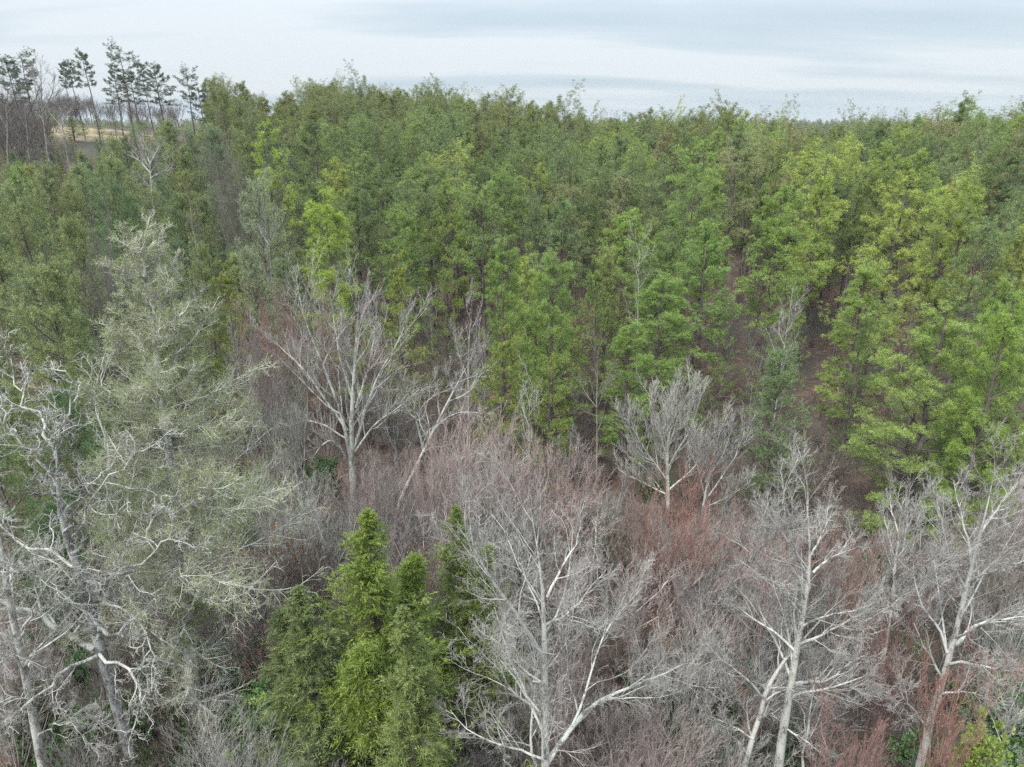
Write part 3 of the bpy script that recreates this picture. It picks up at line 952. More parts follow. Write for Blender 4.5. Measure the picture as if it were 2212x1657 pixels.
# 300 largest as individuals: count by kind so that each kind stays in its limit
lim = {'pine': 0, 'white': 0, 'scrub': 0}
near, farp = [], []
for p in pts:
    if lim[p[2]] < 265 and len(near) < 640:
        lim[p[2]] += 1; near.append(p)
    else:
        farp.append(p)
print(lim, len(farp))
used = set()
RELS = [('left of', -1, 0), ('right of', 1, 0), ('behind', 0, -1), ('before', 0, 1), ('behind left of', -1, -1), ('behind right of', 1, -1),
        ('before left of', -1, 1), ('before right of', 1, 1)]
SHAPE = {'pine': 'pine', 'white': 'white pine', 'scrub': 'scrub pine'}
for x, y, wt, patch in near:
    g = float(ground(x, y))
    h = {'pine': rng.normal(20.3, 1.9), 'white': rng.normal(16, 2.0), 'scrub': rng.normal(15.5, 1.6)}[wt]
    a = x / y
    if a < -0.27:
        h *= 0.86
    if a > 0.2 and y > 70:
        h += 0.8
    if y < edge_y(a) + 8:
        h *= rng.uniform(0.7, 0.95)
    if a < -0.38:
        u_, _, _ = pix(x, y, g + h)
        vt = lerp_tab(u_, [(0, 345), (140, 335), (220, 275), (300, 250), (440, 238), (500, 205)]) + rng.uniform(0, 35)
        h = min(h, float(at(u_, vt, y)[2]) - g)
    h = max(6.0, h)
    nk = {'pine': 6, 'white': 3, 'scrub': 2}[wt]
    key = wt + str(int(rng.integers(nk)))
    if wt == 'pine' and y < edge_y(a) + 12:
        key = 'edgepine' + str(int(rng.integers(2)))
    w = PROTO[key]['w'] * (h / PROTO[key]['h']) * rng.uniform(0.84, 1.12)
    wts = TW.copy()
    if wt == 'white':
        ti = int(rng.choice(4, p=[0.35, 0.25, 0.2, 0.2]))
        tn, colr = [('olive green', OLIVE), ('grey-green', (0.11, 0.14, 0.068)), ('dark green', (0.062, 0.10, 0.04)), ('yellowish olive', (0.13, 0.15, 0.05))][ti]
    else:
        if patch > 0.4: wts[3] *= 2.5
        if a > 0.12: wts[3] *= 1.8; wts[1] *= 1.3; wts[5] *= 1.8
        if a < 0.1: wts[0] *= 1.6; wts[4] *= 1.4
        ti = int(rng.choice(len(TONES), p=wts / wts.sum()))
        tn, colr = TONES[ti][0], TONES[ti][1]
    colr = tuple(np.array(colr) * rng.uniform(0.88, 1.14) * np.array([rng.uniform(0.92, 1.08), 1, rng.uniform(0.9, 1.1)]))
    u, v, dep = pix(x, y, g + h)
    best = None
    for lu, lv_, ln_ in sorted(LAND, key=lambda q: (q[0] - u) ** 2 + (q[1] - v) ** 2 * 2)[:4]:
        du, dv = u - lu, v - lv_
        sx = 0 if abs(du) < abs(dv) * 0.8 else (1 if du > 0 else -1)
        sy = 0 if abs(dv) < abs(du) * 0.45 else (1 if dv > 0 else -1)
        if sx == 0 and sy == 0:
            sy = -1
        rel = [r_[0] for r_ in RELS if (r_[1], r_[2]) == (sx, sy)][0]
        lab = '%s %s %s %s' % (tn, SHAPE[wt], rel, ln_)
        if lab not in used:
            best = lab; break
    grp = None
    if best is None or not (0 < u < 2212):
        zone = 'left of centre' if u < 900 else ('in the middle' if u < 1400 else 'on the right')
        if wt == 'white':
            best, grp = '%s soft white pine among its like in the left part of the wood' % tn, 'soft %s white pines crowding the left slope' % tn
        else:
            best = '%s %s among its like in the dense canopy %s' % (tn, SHAPE[wt], zone)
            grp = '%s %ss of the dense canopy %s' % (tn, SHAPE[wt], zone)
    else:
        used.add(best)
        grp = {'pine': 'pines of the dense wood', 'white': 'soft white pines of the left slope', 'scrub': 'scrub pines in the wood'}[wt]
    put_conifer(key, (x, y, g), h, w, colr, best, grp)


# the rest of the wood: instances of the same crowns and trunks on points (too many and too far to single out)
def scatter_stuff(name, P, S, Rz, sources, label, cat, mats=None):
    me = bpy.data.meshes.new(name)
    me.vertices.add(len(P)); me.vertices.foreach_set('co', np.asarray(P, np.float32).ravel())
    for nm, data, ty in (('isc', S, 'FLOAT_VECTOR'), ('irot', Rz, 'FLOAT_VECTOR')):
        a_ = me.attributes.new(nm, ty, 'POINT'); a_.data.foreach_set('vector', np.asarray(data, np.float32).ravel())
    pk = me.attributes.new('pick', 'INT', 'POINT'); pk.data.foreach_set('value', rng.integers(0, len(sources), len(P)).astype(np.int32))
    o = bpy.data.objects.new(name, me); COL.objects.link(o)
    o['kind'] = 'stuff'; o['label'] = label; o['category'] = cat
    ng = bpy.data.node_groups.new(name, 'GeometryNodeTree')
    ng.interface.new_socket('Geometry', in_out='INPUT', socket_type='NodeSocketGeometry')
    ng.interface.new_socket('Geometry', in_out='OUTPUT', socket_type='NodeSocketGeometry')
    gi = ng.nodes.new('NodeGroupInput'); go = ng.nodes.new('NodeGroupOutput')
    j = ng.nodes.new('GeometryNodeJoinGeometry')
    for k_, srcs in enumerate(sources):
        jj = ng.nodes.new('GeometryNodeJoinGeometry')
        for s_ in srcs:
            oi = ng.nodes.new('GeometryNodeObjectInfo'); oi.inputs[0].default_value = s_; oi.inputs[1].default_value = False
            oi.transform_space = 'ORIGINAL'
            ng.links.new(oi.outputs['Geometry'], jj.inputs[0])
        src = jj.outputs[0]
        if mats is not None:
            sm = ng.nodes.new('GeometryNodeReplaceMaterial')
            sm.inputs['Old'].default_value = mats[0]; sm.inputs['New'].default_value = mats[1]
            ng.links.new(src, sm.inputs['Geometry']); src = sm.outputs[0]
        iop = ng.nodes.new('GeometryNodeInstanceOnPoints')
        ng.links.new(gi.outputs[0], iop.inputs['Points'])
        g2i = ng.nodes.new('GeometryNodeGeometryToInstance')
        ng.links.new(src, g2i.inputs[0]); ng.links.new(g2i.outputs[0], iop.inputs['Instance'])
        na = ng.nodes.new('GeometryNodeInputNamedAttribute'); na.data_type = 'INT'; na.inputs[0].default_value = 'pick'
        cmp_ = ng.nodes.new('FunctionNodeCompare'); cmp_.data_type = 'INT'; cmp_.operation = 'EQUAL'
        ia = [q for q in cmp_.inputs if q.type == 'INT']
        ng.links.new(na.outputs['Attribute'], ia[0]); ia[1].default_value = k_
        ng.links.new(cmp_.outputs[0], iop.inputs['Selection'])
        for an_, sock in (('isc', 'Scale'), ('irot', 'Rotation')):
            q = ng.nodes.new('GeometryNodeInputNamedAttribute'); q.data_type = 'FLOAT_VECTOR'; q.inputs[0].default_value = an_
            ng.links.new(q.outputs['Attribute'], iop.inputs[sock])
        ng.links.new(iop.outputs[0], j.inputs[0])
    ng.links.new(j.outputs[0], go.inputs[0])
    md = o.modifiers.new('scatter', 'NODES'); md.node_group = ng
    return o


def hidden_pick(key):
    """a crown and a trunk of a tree that stands in the scene"""
    c = next(o for o in SC.objects if o.type == 'MESH' and o.data == PROTO[key]['crown'])
    t = next(o for o in SC.objects if o.type == 'MESH' and o.data == PROTO[key]['trunk'])
    return [c, t]


def far_wood():
    P, S, Z = [], [], []
    for x, y, wt, patch in farp:
        h = rng.normal(1.02, 0.11) * (0.86 if x / y < -0.27 else 1)
        P.append((x, y, float(ground(x, y)))); w = h * rng.uniform(0.95, 1.25); S.append((w, w, h)); Z.append((0, 0, rng.random() * 6.28))
    scatter_stuff('distant_pine_wood', P, S, Z, [hidden_pick('pine%d' % i) for i in range(6)], 'dense green pine canopy running back to the ridge skyline', 'forest', (M['needle'], M['far']))
    P, S, Z = [], [], []
    for k_ in range(5200):
        y = 300 * (5.5 ** rng.random()); x = rng.uniform(-0.85, 0.85) * y
        if y < lerp_tab(x / y, CREST_D) + (60 if x / y > -0.3 else 230):
            continue
        h = rng.normal(0.95, 0.12); w = h * rng.uniform(1.3, 1.9)
        P.append((x, y, float(ground(x, y)))); S.append((w, w, h)); Z.append((0, 0, rng.random() * 6.28))
    scatter_stuff('far_wood_beyond_ridge', P, S, Z, [hidden_pick('pine%d' % i) for i in (0, 2)], 'far dark tree line on the horizon beyond the ridge', 'forest', (M['needle'], M['far']))


far_wood()

# ------------------------------------------------------------------ bare trees one can name, drawn limb by limb
def sk(pts, Y, dy0=0.0, dy1=0.0):
    n = len(pts)
    return np.array([at(u, v, Y + dy0 + (dy1 - dy0) * i / max(n - 1, 1)) for i, (u, v) in enumerate(pts)])


def key_bare(name, label, cat, Y, trunk, tr, limbs, levels, color, bark='lichen', leaf=None, leafmat=None, lean=0.0, group=None, crook=0.02):
    T = sk(trunk, Y, 0, lean)
    g = float(ground(T[0][0], T[0][1]))
    if T[0][2] > g + 0.3:      # carry the trunk on down to the ground
        d = nrm(T[0] - T[1]); d[2] = min(d[2], -0.8); k_ = (T[0][2] - g + 0.3) / -d[2]
        T = np.concatenate([[T[0] + d * k_ * np.array([0.4, 0.4, 1])], T])
    base = np.array([T[0][0], T[0][1], g])
    LL = []
    for i, (p, r0, r1, dy) in enumerate(limbs):
        LL.append((sk(p, Y, lean * 0.5, dy) - base, r0, r1))
    bufs = bare_tree(LL, T - base, tr, levels, 9, leaf, crook)
    STAT[name + str(trunk[0])] = sum(b.tris() for b in bufs)
    KEYED.append((base[0], base[1], 2.0))
    o = put_bare(bufs, name, label, cat, base, color, bark, group, leafmat=leafmat)
    if leafmat:
        for c in o.children:
            c.color = tuple(color) + (1,)
    return o


PALE = (1.12, 1.10, 1.05); GREYB = (0.78, 0.76, 0.73); PINKB = (1.42, 1.16, 1.10); REDB = (0.90, 0.68, 0.62); BROWNB = (0.66, 0.60, 0.54)


def LV(a=9, b=8, c=6, d=0, up=0.2, kink=0.12, rmin=0.007, r1=(0.3, 0.55), ang=(28, 55)):
    L_ = [dict(c=a, t0=0.2, ang=ang, ratio=r1, fall=0.4, npts=6, wig=kink, up=up, rr=0.5, k=4, mat=0, rmin=0.012, trunk_t0=0.45),
          dict(c=b, t0=0.15, ang=ang, ratio=(0.32, 0.58), fall=0.35, npts=4, wig=kink, up=up * 0.8, rr=0.5, k=3, rmin=rmin * 1.2),
          dict(c=c, t0=0.15, ang=(25, 55), ratio=(0.35, 0.62), fall=0.25, npts=3, wig=kink, up=up * 0.6, rr=0.6, k=3, rmin=rmin)]
    if d:
        L_.append(dict(c=d, t0=0.1, ang=(25, 55), ratio=(0.35, 0.65), fall=0.2, npts=3, wig=kink, up=up * 0.5, rr=0.7, k=3, rmin=rmin * 0.85))
    return L_


key_bare('bare_tree', 'pale grey bare tree with white limbs in a vase shape behind the bright cedar top', 'tree', 44,
         [(768, 1150), (763, 1050), (757, 965), (759, 900), (765, 820), (768, 760), (772, 700), (776, 640)], (0.30, 0.03),
         [([(757, 985), (748, 925), (722, 850), (692, 770), (655, 700), (645, 640)], 0.17, 0.02, -1.5),
          ([(757, 990), (785, 900), (805, 830), (835, 780), (872, 725), (880, 690)], 0.17, 0.02, 1.5),
          ([(750, 930), (700, 860), (660, 800), (620, 765), (596, 740)], 0.13, 0.02, 1.0),
          ([(768, 975), (810, 910), (862, 885), (905, 840)], 0.11, 0.02, -1.8),
          ([(755, 1000), (725, 950), (700, 948), (676, 990)], 0.10, 0.02, -2.5),
          ([(752, 950), (700, 915), (655, 905), (625, 925)], 0.08, 0.015, 2.0),
          ([(765, 870), (735, 780), (722, 700), (715, 645)], 0.12, 0.015, 0.5),
          ([(770, 880), (800, 780), (812, 700), (815, 655)], 0.12, 0.015, 1.5)],
         LV(11, 9, 7, up=0.25, rmin=0.0095), PALE)
key_bare('leaning_bare_tree', 'pale forked bare tree leaning to the right beside the pink twiggy thicket', 'tree', 42,
         [(855, 1100), (875, 1050), (903, 1005), (925, 950), (948, 905), (978, 850), (1000, 800), (1022, 770)], (0.19, 0.02),
         [([(915, 975), (905, 930), (894, 890), (898, 855)], 0.09, 0.02, -1.0), ([(938, 925), (975, 895), (1010, 888), (1045, 896)], 0.08, 0.015, 1.0),
          ([(925, 950), (900, 905), (905, 880), (940, 850), (985, 838)], 0.06, 0.012, 1.8)],
         LV(8, 6, 5, up=0.1, kink=0.18, rmin=0.008), PALE, lean=1.5)
key_bare('slender_bare_tree', 'tall slender grey bare tree with upright whippy branches before the olive pine', 'tree', 50,
         [(1010, 960), (1012, 900), (1013, 850), (1010, 780), (1013, 720), (1020, 665)], (0.14, 0.015),
         [([(1012, 930), (1035, 880), (1055, 830)], 0.06, 0.012, 1), ([(1012, 900), (985, 850), (965, 800)], 0.06, 0.012, -1),
          ([(1012, 860), (1035, 800), (1048, 750)], 0.05, 0.01, -1), ([(1011, 820), (990, 765), (980, 715)], 0.05, 0.01, 1),
          ([(1012, 940), (1000, 880), (985, 860)], 0.05, 0.01, -2), ([(1012, 945), (1050, 910), (1075, 880)], 0.05, 0.01, 2)],
         LV(9, 8, 6, up=0.35, rmin=0.010), (1.15, 1.10, 1.07))
key_bare('bare_tree', 'grey bare tree with a rounded fan crown right of centre before the pines', 'tree', 44,
         [(1443, 1150), (1443, 1040), (1440, 985), (1446, 930), (1455, 880), (1462, 845)], (0.19, 0.02),
         [([(1443, 1040), (1402, 987), (1370, 934), (1352, 905)], 0.09, 0.015, -1.5), ([(1442, 1010), (1480, 950), (1505, 890), (1515, 850)], 0.10, 0.015, 1.5),
          ([(1441, 990), (1425, 930), (1405, 870), (1400, 850)], 0.09, 0.012, 1), ([(1441, 980), (1465, 900), (1485, 850), (1490, 835)], 0.08, 0.012, -1),
          ([(1443, 1070), (1385, 1040), (1335, 1015)], 0.07, 0.012, 0.5), ([(1443, 1060), (1490, 1020), (1530, 975), (1545, 950)], 0.09, 0.012, -0.5),
          ([(1443, 1030), (1430, 960), (1440, 880)], 0.07, 0.012, -2.5), ([(1443, 1080), (1395, 1010), (1350, 980)], 0.06, 0.012, 2)],
         LV(12, 10, 7, up=0.35, kink=0.09, rmin=0.010), (1.25, 1.24, 1.15))
key_bare('bare_tree', 'grey bare tree with ascending fine twigs, right neighbour of the fan crowned one', 'tree', 43,
         [(1512, 1150), (1520, 1090), (1530, 1030), (1548, 960), (1562, 905)], (0.13, 0.015),
         [([(1518, 1090), (1560, 1030), (1595, 975), (1610, 930)], 0.07, 0.012, 1.5), ([(1522, 1070), (1505, 1000), (1500, 950)], 0.06, 0.012, -1.5),
          ([(1518, 1100), (1580, 1070), (1620, 1040)], 0.06, 0.012, -1), ([(1525, 1040), (1570, 970), (1580, 920)], 0.06, 0.012, 0)],
         LV(12, 10, 7, up=0.35, kink=0.09, rmin=0.010), (1.12, 1.10, 1.05))
key_bare('bare_tree', 'large pale bare tree in the foreground centre with one long limb reaching right', 'tree', 18,
         [(1178, 1720), (1178, 1600), (1178, 1500), (1175, 1413), (1172, 1331), (1182, 1259), (1166, 1205), (1152, 1162), (1146, 1098)], (0.23, 0.03),
         [([(1172, 1430), (1164, 1413), (1135, 1345), (1089, 1295), (1035, 1216), (996, 1141)], 0.10, 0.015, -2.0),
          ([(1180, 1650), (1196, 1624), (1228, 1578), (1253, 1542), (1300, 1506), (1357, 1481), (1400, 1474), (1472, 1438)], 0.13, 0.02, 2.5),
          ([(1182, 1290), (1200, 1245), (1221, 1223), (1253, 1162), (1255, 1115)], 0.06, 0.012, 1.5),
          ([(1235, 1570), (1257, 1520), (1273, 1467), (1289, 1409), (1314, 1345), (1350, 1316), (1386, 1273)], 0.06, 0.012, 3.5),
          ([(1176, 1560), (1150, 1517), (1099, 1502), (1081, 1431), (1060, 1380)], 0.06, 0.012, -1.5),
          ([(1176, 1640), (1114, 1617), (1064, 1606), (1006, 1578), (971, 1534)], 0.06, 0.012, 1.5),
          ([(1176, 1690), (1144, 1631), (1148, 1520), (1164, 1455), (1150, 1390)], 0.08, 0.015, 1.0),
          ([(1178, 1350), (1225, 1330), (1260, 1290), (1300, 1240)], 0.05, 0.01, 2.0),
          ([(1173, 1340), (1150, 1280), (1130, 1230), (1105, 1190)], 0.045, 0.01, 2.0),
          ([(1178, 1480), (1120, 1440), (1085, 1390), (1045, 1370)], 0.045, 0.01, 2.5),
          ([(1178, 1450), (1220, 1400), (1235, 1350), (1225, 1290)], 0.05, 0.01, -2.0)],
         LV(9, 7, 6, 4, up=0.14, kink=0.15, rmin=0.006), PALE)
key_bare('bare_tree', 'pale many-stemmed bare tree in the right foreground, leaning slightly right', 'tree', 21,
         [(1676, 1720), (1681, 1652), (1691, 1569), (1711, 1481), (1719, 1411), (1729, 1342), (1747, 1275), (1758, 1212), (1750, 1150), (1744, 1097), (1738, 1050)], (0.24, 0.025),
         [([(1600, 1700), (1604, 1652), (1628, 1596), (1650, 1509), (1663, 1464), (1691, 1436), (1719, 1400)], 0.17, 0.06, 0.3),
          ([(1712, 1478), (1772, 1473), (1803, 1471), (1824, 1429), (1876, 1415)], 0.08, 0.015, 1.5),
          ([(1729, 1324), (1684, 1275), (1649, 1230), (1621, 1195)], 0.07, 0.012, -1.5),
          ([(1756, 1237), (1789, 1206), (1817, 1195), (1841, 1150)], 0.06, 0.012, 1.0),
          ([(1719, 1408), (1667, 1359), (1615, 1331), (1570, 1290)], 0.07, 0.012, 1.5),
          ([(1722, 1394), (1772, 1373), (1841, 1338), (1894, 1307)], 0.07, 0.012, -1.5),
          ([(1730, 1690), (1735, 1640), (1744, 1569), (1754, 1516), (1768, 1429)], 0.08, 0.02, 1.8),
          ([(1650, 1509), (1610, 1460), (1560, 1430), (1520, 1380)], 0.06, 0.012, -1.0),
          ([(1628, 1596), (1570, 1560), (1520, 1545)], 0.05, 0.01, 1.0),
          ([(1803, 1471), (1850, 1490), (1880, 1520)], 0.045, 0.01, 1.0),
          ([(1750, 1270), (1725, 1200), (1700, 1140), (1690, 1080)], 0.05, 0.01, -2.0),
          ([(1751, 1200), (1780, 1150), (1790, 1090)], 0.045, 0.01, 2.0),
          ([(1691, 1569), (1740, 1600), (1790, 1640)], 0.05, 0.01, -1.0)],
         LV(9, 7, 6, 4, up=0.14, kink=0.15, rmin=0.006), PALE)
key_bare('bare_tree', 'large pale bare tree by the right edge with sweeping white limbs', 'tree', 21,
         [(1975, 1710), (1988, 1652), (2002, 1569), (2030, 1499), (2040, 1447), (2062, 1394), (2080, 1289), (2095, 1240), (2114, 1167), (2135, 1101), (2150, 1010)], (0.20, 0.025),
         [([(2042, 1440), (2061, 1424), (2138, 1443), (2230, 1462)], 0.07, 0.015, -1.5), ([(2062, 1394), (2086, 1363), (2121, 1342), (2225, 1331)], 0.09, 0.02, 1.5),
          ([(2046, 1410), (2040, 1368), (1998, 1324), (1978, 1275), (1971, 1212)], 0.07, 0.012, 1.0), ([(2085, 1275), (2072, 1250), (2051, 1209), (2035, 1150), (2033, 1101)], 0.07, 0.012, -1.0),
          ([(2096, 1254), (2138, 1235), (2215, 1210)], 0.07, 0.015, -1.5), ([(2100, 1230), (2090, 1160), (2070, 1090), (2060, 1040)], 0.06, 0.012, 1.5),
          ([(2002, 1569), (1960, 1520), (1930, 1470)], 0.05, 0.01, -1.0), ([(2120, 1150), (2160, 1090), (2200, 1040)], 0.06, 0.01, 1.0),
          ([(2030, 1499), (2090, 1490), (2150, 1520)], 0.05, 0.01, 1.5), ([(2075, 1310), (2035, 1270), (2000, 1240), (1985, 1190)], 0.05, 0.01, -2.0)],
         LV(9, 7, 6, 4, up=0.16, kink=0.15, rmin=0.006), PALE)
key_bare('crooked_oak', 'big crooked oak with dark trunk and white lichened zigzag limbs at the lower left', 'tree', 23.5,
         [(295, 1670), (286, 1631), (265, 1563), (244, 1492), (222, 1420), (200, 1349), (186, 1277), (172, 1205), (143, 1170), (118, 1145), (125, 1060), (122, 960)], (0.32, 0.07),
         [([(200, 1400), (143, 1363), (90, 1334), (36, 1309), (-10, 1288), (-70, 1260)], 0.17, 0.05, -1.0),
          ([(215, 1413), (251, 1434), (286, 1452), (311, 1485), (300, 1530), (280, 1590)], 0.09, 0.02, -2.5),
          ([(210, 1417), (143, 1427), (107, 1474), (82, 1517), (10, 1563), (-30, 1570)], 0.09, 0.025, -3.0),
          ([(211, 1380), (222, 1302), (236, 1273), (250, 1223), (262, 1150), (240, 1080), (250, 1000), (215, 927), (211, 880), (197, 826)], 0.12, 0.015, 1.5),
          ([(122, 990), (110, 930), (82, 909), (47, 862), (36, 808), (29, 773)], 0.08, 0.012, 1.0),
          ([(122, 990), (128, 950), (143, 898), (147, 862), (143, 808)], 0.07, 0.012, -1.0),
          ([(120, 1050), (82, 987), (29, 944), (-10, 890)], 0.08, 0.015, -1.5),
          ([(186, 1277), (240, 1240), (300, 1225), (350, 1180), (380, 1130)], 0.08, 0.015, -2.0),
          ([(175, 1230), (110, 1190), (50, 1180), (0, 1140), (-40, 1080)], 0.09, 0.02, 1.5),
          ([(143, 1170), (190, 1110), (210, 1050), (270, 1010), (300, 960)], 0.07, 0.012, -1.5),
          ([(195, 1330), (140, 1290), (110, 1240), (60, 1220), (20, 1250)], 0.06, 0.012, -3.0),
          ([(222, 1302), (290, 1330), (320, 1380), (340, 1440), (325, 1480)], 0.06, 0.012, -3.0)],
         [dict(c=8, t0=0.15, ang=(35, 75), ratio=(0.28, 0.5), fall=0.3, npts=9, wig=0.32, up=0.04, rr=0.55, k=5, mat=0, rmin=0.024, trunk_t0=0.5),
          dict(c=7, t0=0.12, ang=(35, 75), ratio=(0.3, 0.55), fall=0.3, npts=6, wig=0.36, up=0.03, rr=0.55, k=3, mat=0, rmin=0.015),
          dict(c=5, t0=0.1, ang=(30, 70), ratio=(0.3, 0.6), fall=0.2, npts=4, wig=0.36, up=0.05, rr=0.6, k=3, mat=0, rmin=0.010),
          dict(c=3, t0=0.1, ang=(30, 70), ratio=(0.35, 0.7), fall=0.2, npts=3, wig=0.3, up=0.05, rr=0.7, k=3, mat=1, rmin=0.006)],
         PALE, lean=-1.5, crook=0.09)
key_bare('bare_tree', 'pale grey trunked tree cut by the lower left edge', 'tree', 22,
         [(95, 1670), (68, 1528), (57, 1456), (39, 1384), (14, 1280), (0, 1170), (-15, 1060)], (0.22, 0.06),
         [([(57, 1456), (20, 1400), (-20, 1370)], 0.08, 0.02, -1.5), ([(40, 1384), (70, 1330), (90, 1270), (80, 1210)], 0.07, 0.012, -1.5),
          ([(68, 1528), (30, 1500), (-10, 1530), (-30, 1600)], 0.07, 0.015, -2.0), ([(80, 1600), (130, 1560), (170, 1570), (190, 1620)], 0.05, 0.01, -2)],
         LV(9, 8, 6, 4, up=0.02, kink=0.30, rmin=0.0065), PALE, crook=0.08)
# thin snags and single bare trees farther back
for nm, lab, Y, tr_, r_, lim_, colr in [
        ('snag', 'slender white dead snag rising over the blue-green pine', 52, [(1690, 780), (1697, 730), (1703, 690), (1710, 650)], 0.07, [([(1694, 750), (1682, 715), (1684, 680)], 1), ([(1698, 720), (1714, 690), (1722, 660)], -1)], PALE),
        ('snag', 'slender white dead snag in the middle of the green pines', 66, [(1380, 610), (1379, 570), (1381, 540), (1383, 508)], 0.08, [([(1379, 575), (1392, 555), (1400, 540)], 1)], PALE),
        ('bare_tree', 'pale spreading bare tree standing alone among olive pines on the left slope', 98, [(328, 408), (326, 380), (322, 350), (318, 325), (322, 300)], 0.24,
         [([(326, 375), (300, 345), (276, 335)], 2), ([(325, 372), (345, 350), (372, 335)], 2), ([(325, 365), (300, 325), (285, 310)], -1), ([(323, 355), (340, 325), (350, 305)], 1), ([(326, 385), (345, 372), (365, 368)], -2), ([(323, 350), (310, 320), (300, 300)], 1)], (0.9, 0.86, 0.82)),
        ('bare_tree', 'thin grey bare tree in front of the pale silvery white pine', 66, [(583, 560), (581, 520), (577, 490), (574, 468)], 0.07, [([(581, 530), (565, 505), (560, 490)], 1), ([(580, 520), (596, 500), (606, 488)], -1)], GREYB),
        ('bare_tree', 'tall grey-brown bare tree in the dark gap above the pink thicket', 50, [(1290, 930), (1288, 860), (1292, 800), (1290, 755)], 0.09, [([(1289, 880), (1262, 845), (1250, 815)], 1), ([(1289, 860), (1312, 825), (1322, 790)], -1), ([(1290, 900), (1255, 885), (1235, 850)], -1)], BROWNB),
        ('bare_tree', 'pair-stemmed light bare sapling in front of the olive layered pine', 46, [(1143, 940), (1142, 890), (1146, 850), (1150, 830)], 0.07, [([(1142, 920), (1128, 880), (1124, 850)], 1), ([(1143, 900), (1160, 870), (1165, 850)], -1)], PALE),
        ('bare_tree', 'thin upright pale bare tree between the two big bare trees on the right', 27, [(1930, 1290), (1935, 1200), (1945, 1130), (1952, 1060)], 0.09, [([(1934, 1210), (1915, 1150), (1905, 1090)], 1), ([(1936, 1190), (1965, 1130), (1985, 1080)], -1), ([(1940, 1150), (1925, 1100), (1922, 1060)], 1)], PALE),
        ('bare_tree', 'grey bare sapling between the pink thicket and the fan crowned tree', 40, [(1225, 1140), (1228, 1060), (1230, 1000), (1232, 950)], 0.08, [([(1228, 1090), (1200, 1040), (1190, 990)], 1), ([(1228, 1080), (1255, 1030), (1268, 985)], -1), ([(1228, 1060), (1210, 1000), (1208, 960)], 1), ([(1228, 1050), (1248, 990), (1250, 950)], 1)], GREYB),
        ('bare_tree', 'brown leafless tree leaning right at the far left beneath the skyline', 140, [(100, 310), (97, 280), (92, 240), (88, 200), (90, 160), (86, 130)], 0.28, [([(96, 270), (80, 225), (75, 180)], 1), ([(93, 240), (115, 200), (118, 165)], -1), ([(90, 200), (70, 165), (66, 140)], 1)], (0.62, 0.56, 0.54)),
        ('bare_tree', 'pale bare tree with spreading fork on the left hill before the clearing', 150, [(138, 295), (134, 270), (132, 250), (128, 225)], 0.22, [([(135, 275), (112, 250), (100, 235)], 1), ([(134, 265), (150, 240), (160, 225)], -1)], (0.8, 0.76, 0.72)),
        ('bare_tree', 'dark forked leafless tree near the left edge below the skyline', 132, [(62, 330), (60, 290), (56, 250), (50, 210), (46, 180)], 0.25, [([(60, 280), (40, 245), (30, 215)], 1), ([(57, 250), (75, 220), (82, 195)], -1)], (0.45, 0.40, 0.38)),
        ('bare_tree', 'brown leafless tree touching the left edge below the skyline pines', 138, [(15, 320), (18, 280), (14, 240), (18, 200), (15, 165)], 0.25, [([(17, 280), (0, 250), (-15, 225)], 1), ([(15, 250), (32, 220), (40, 190)], -1)], (0.52, 0.46, 0.44))]:
    key_bare(nm, lab, 'tree', Y, tr_, (r_, r_ * 0.15), [(p, r_ * 0.5, r_ * 0.12, d_) for p, d_ in lim_], LV(9, 7, 5, up=0.2, rmin=0.008 if Y < 90 else 0.016), colr)


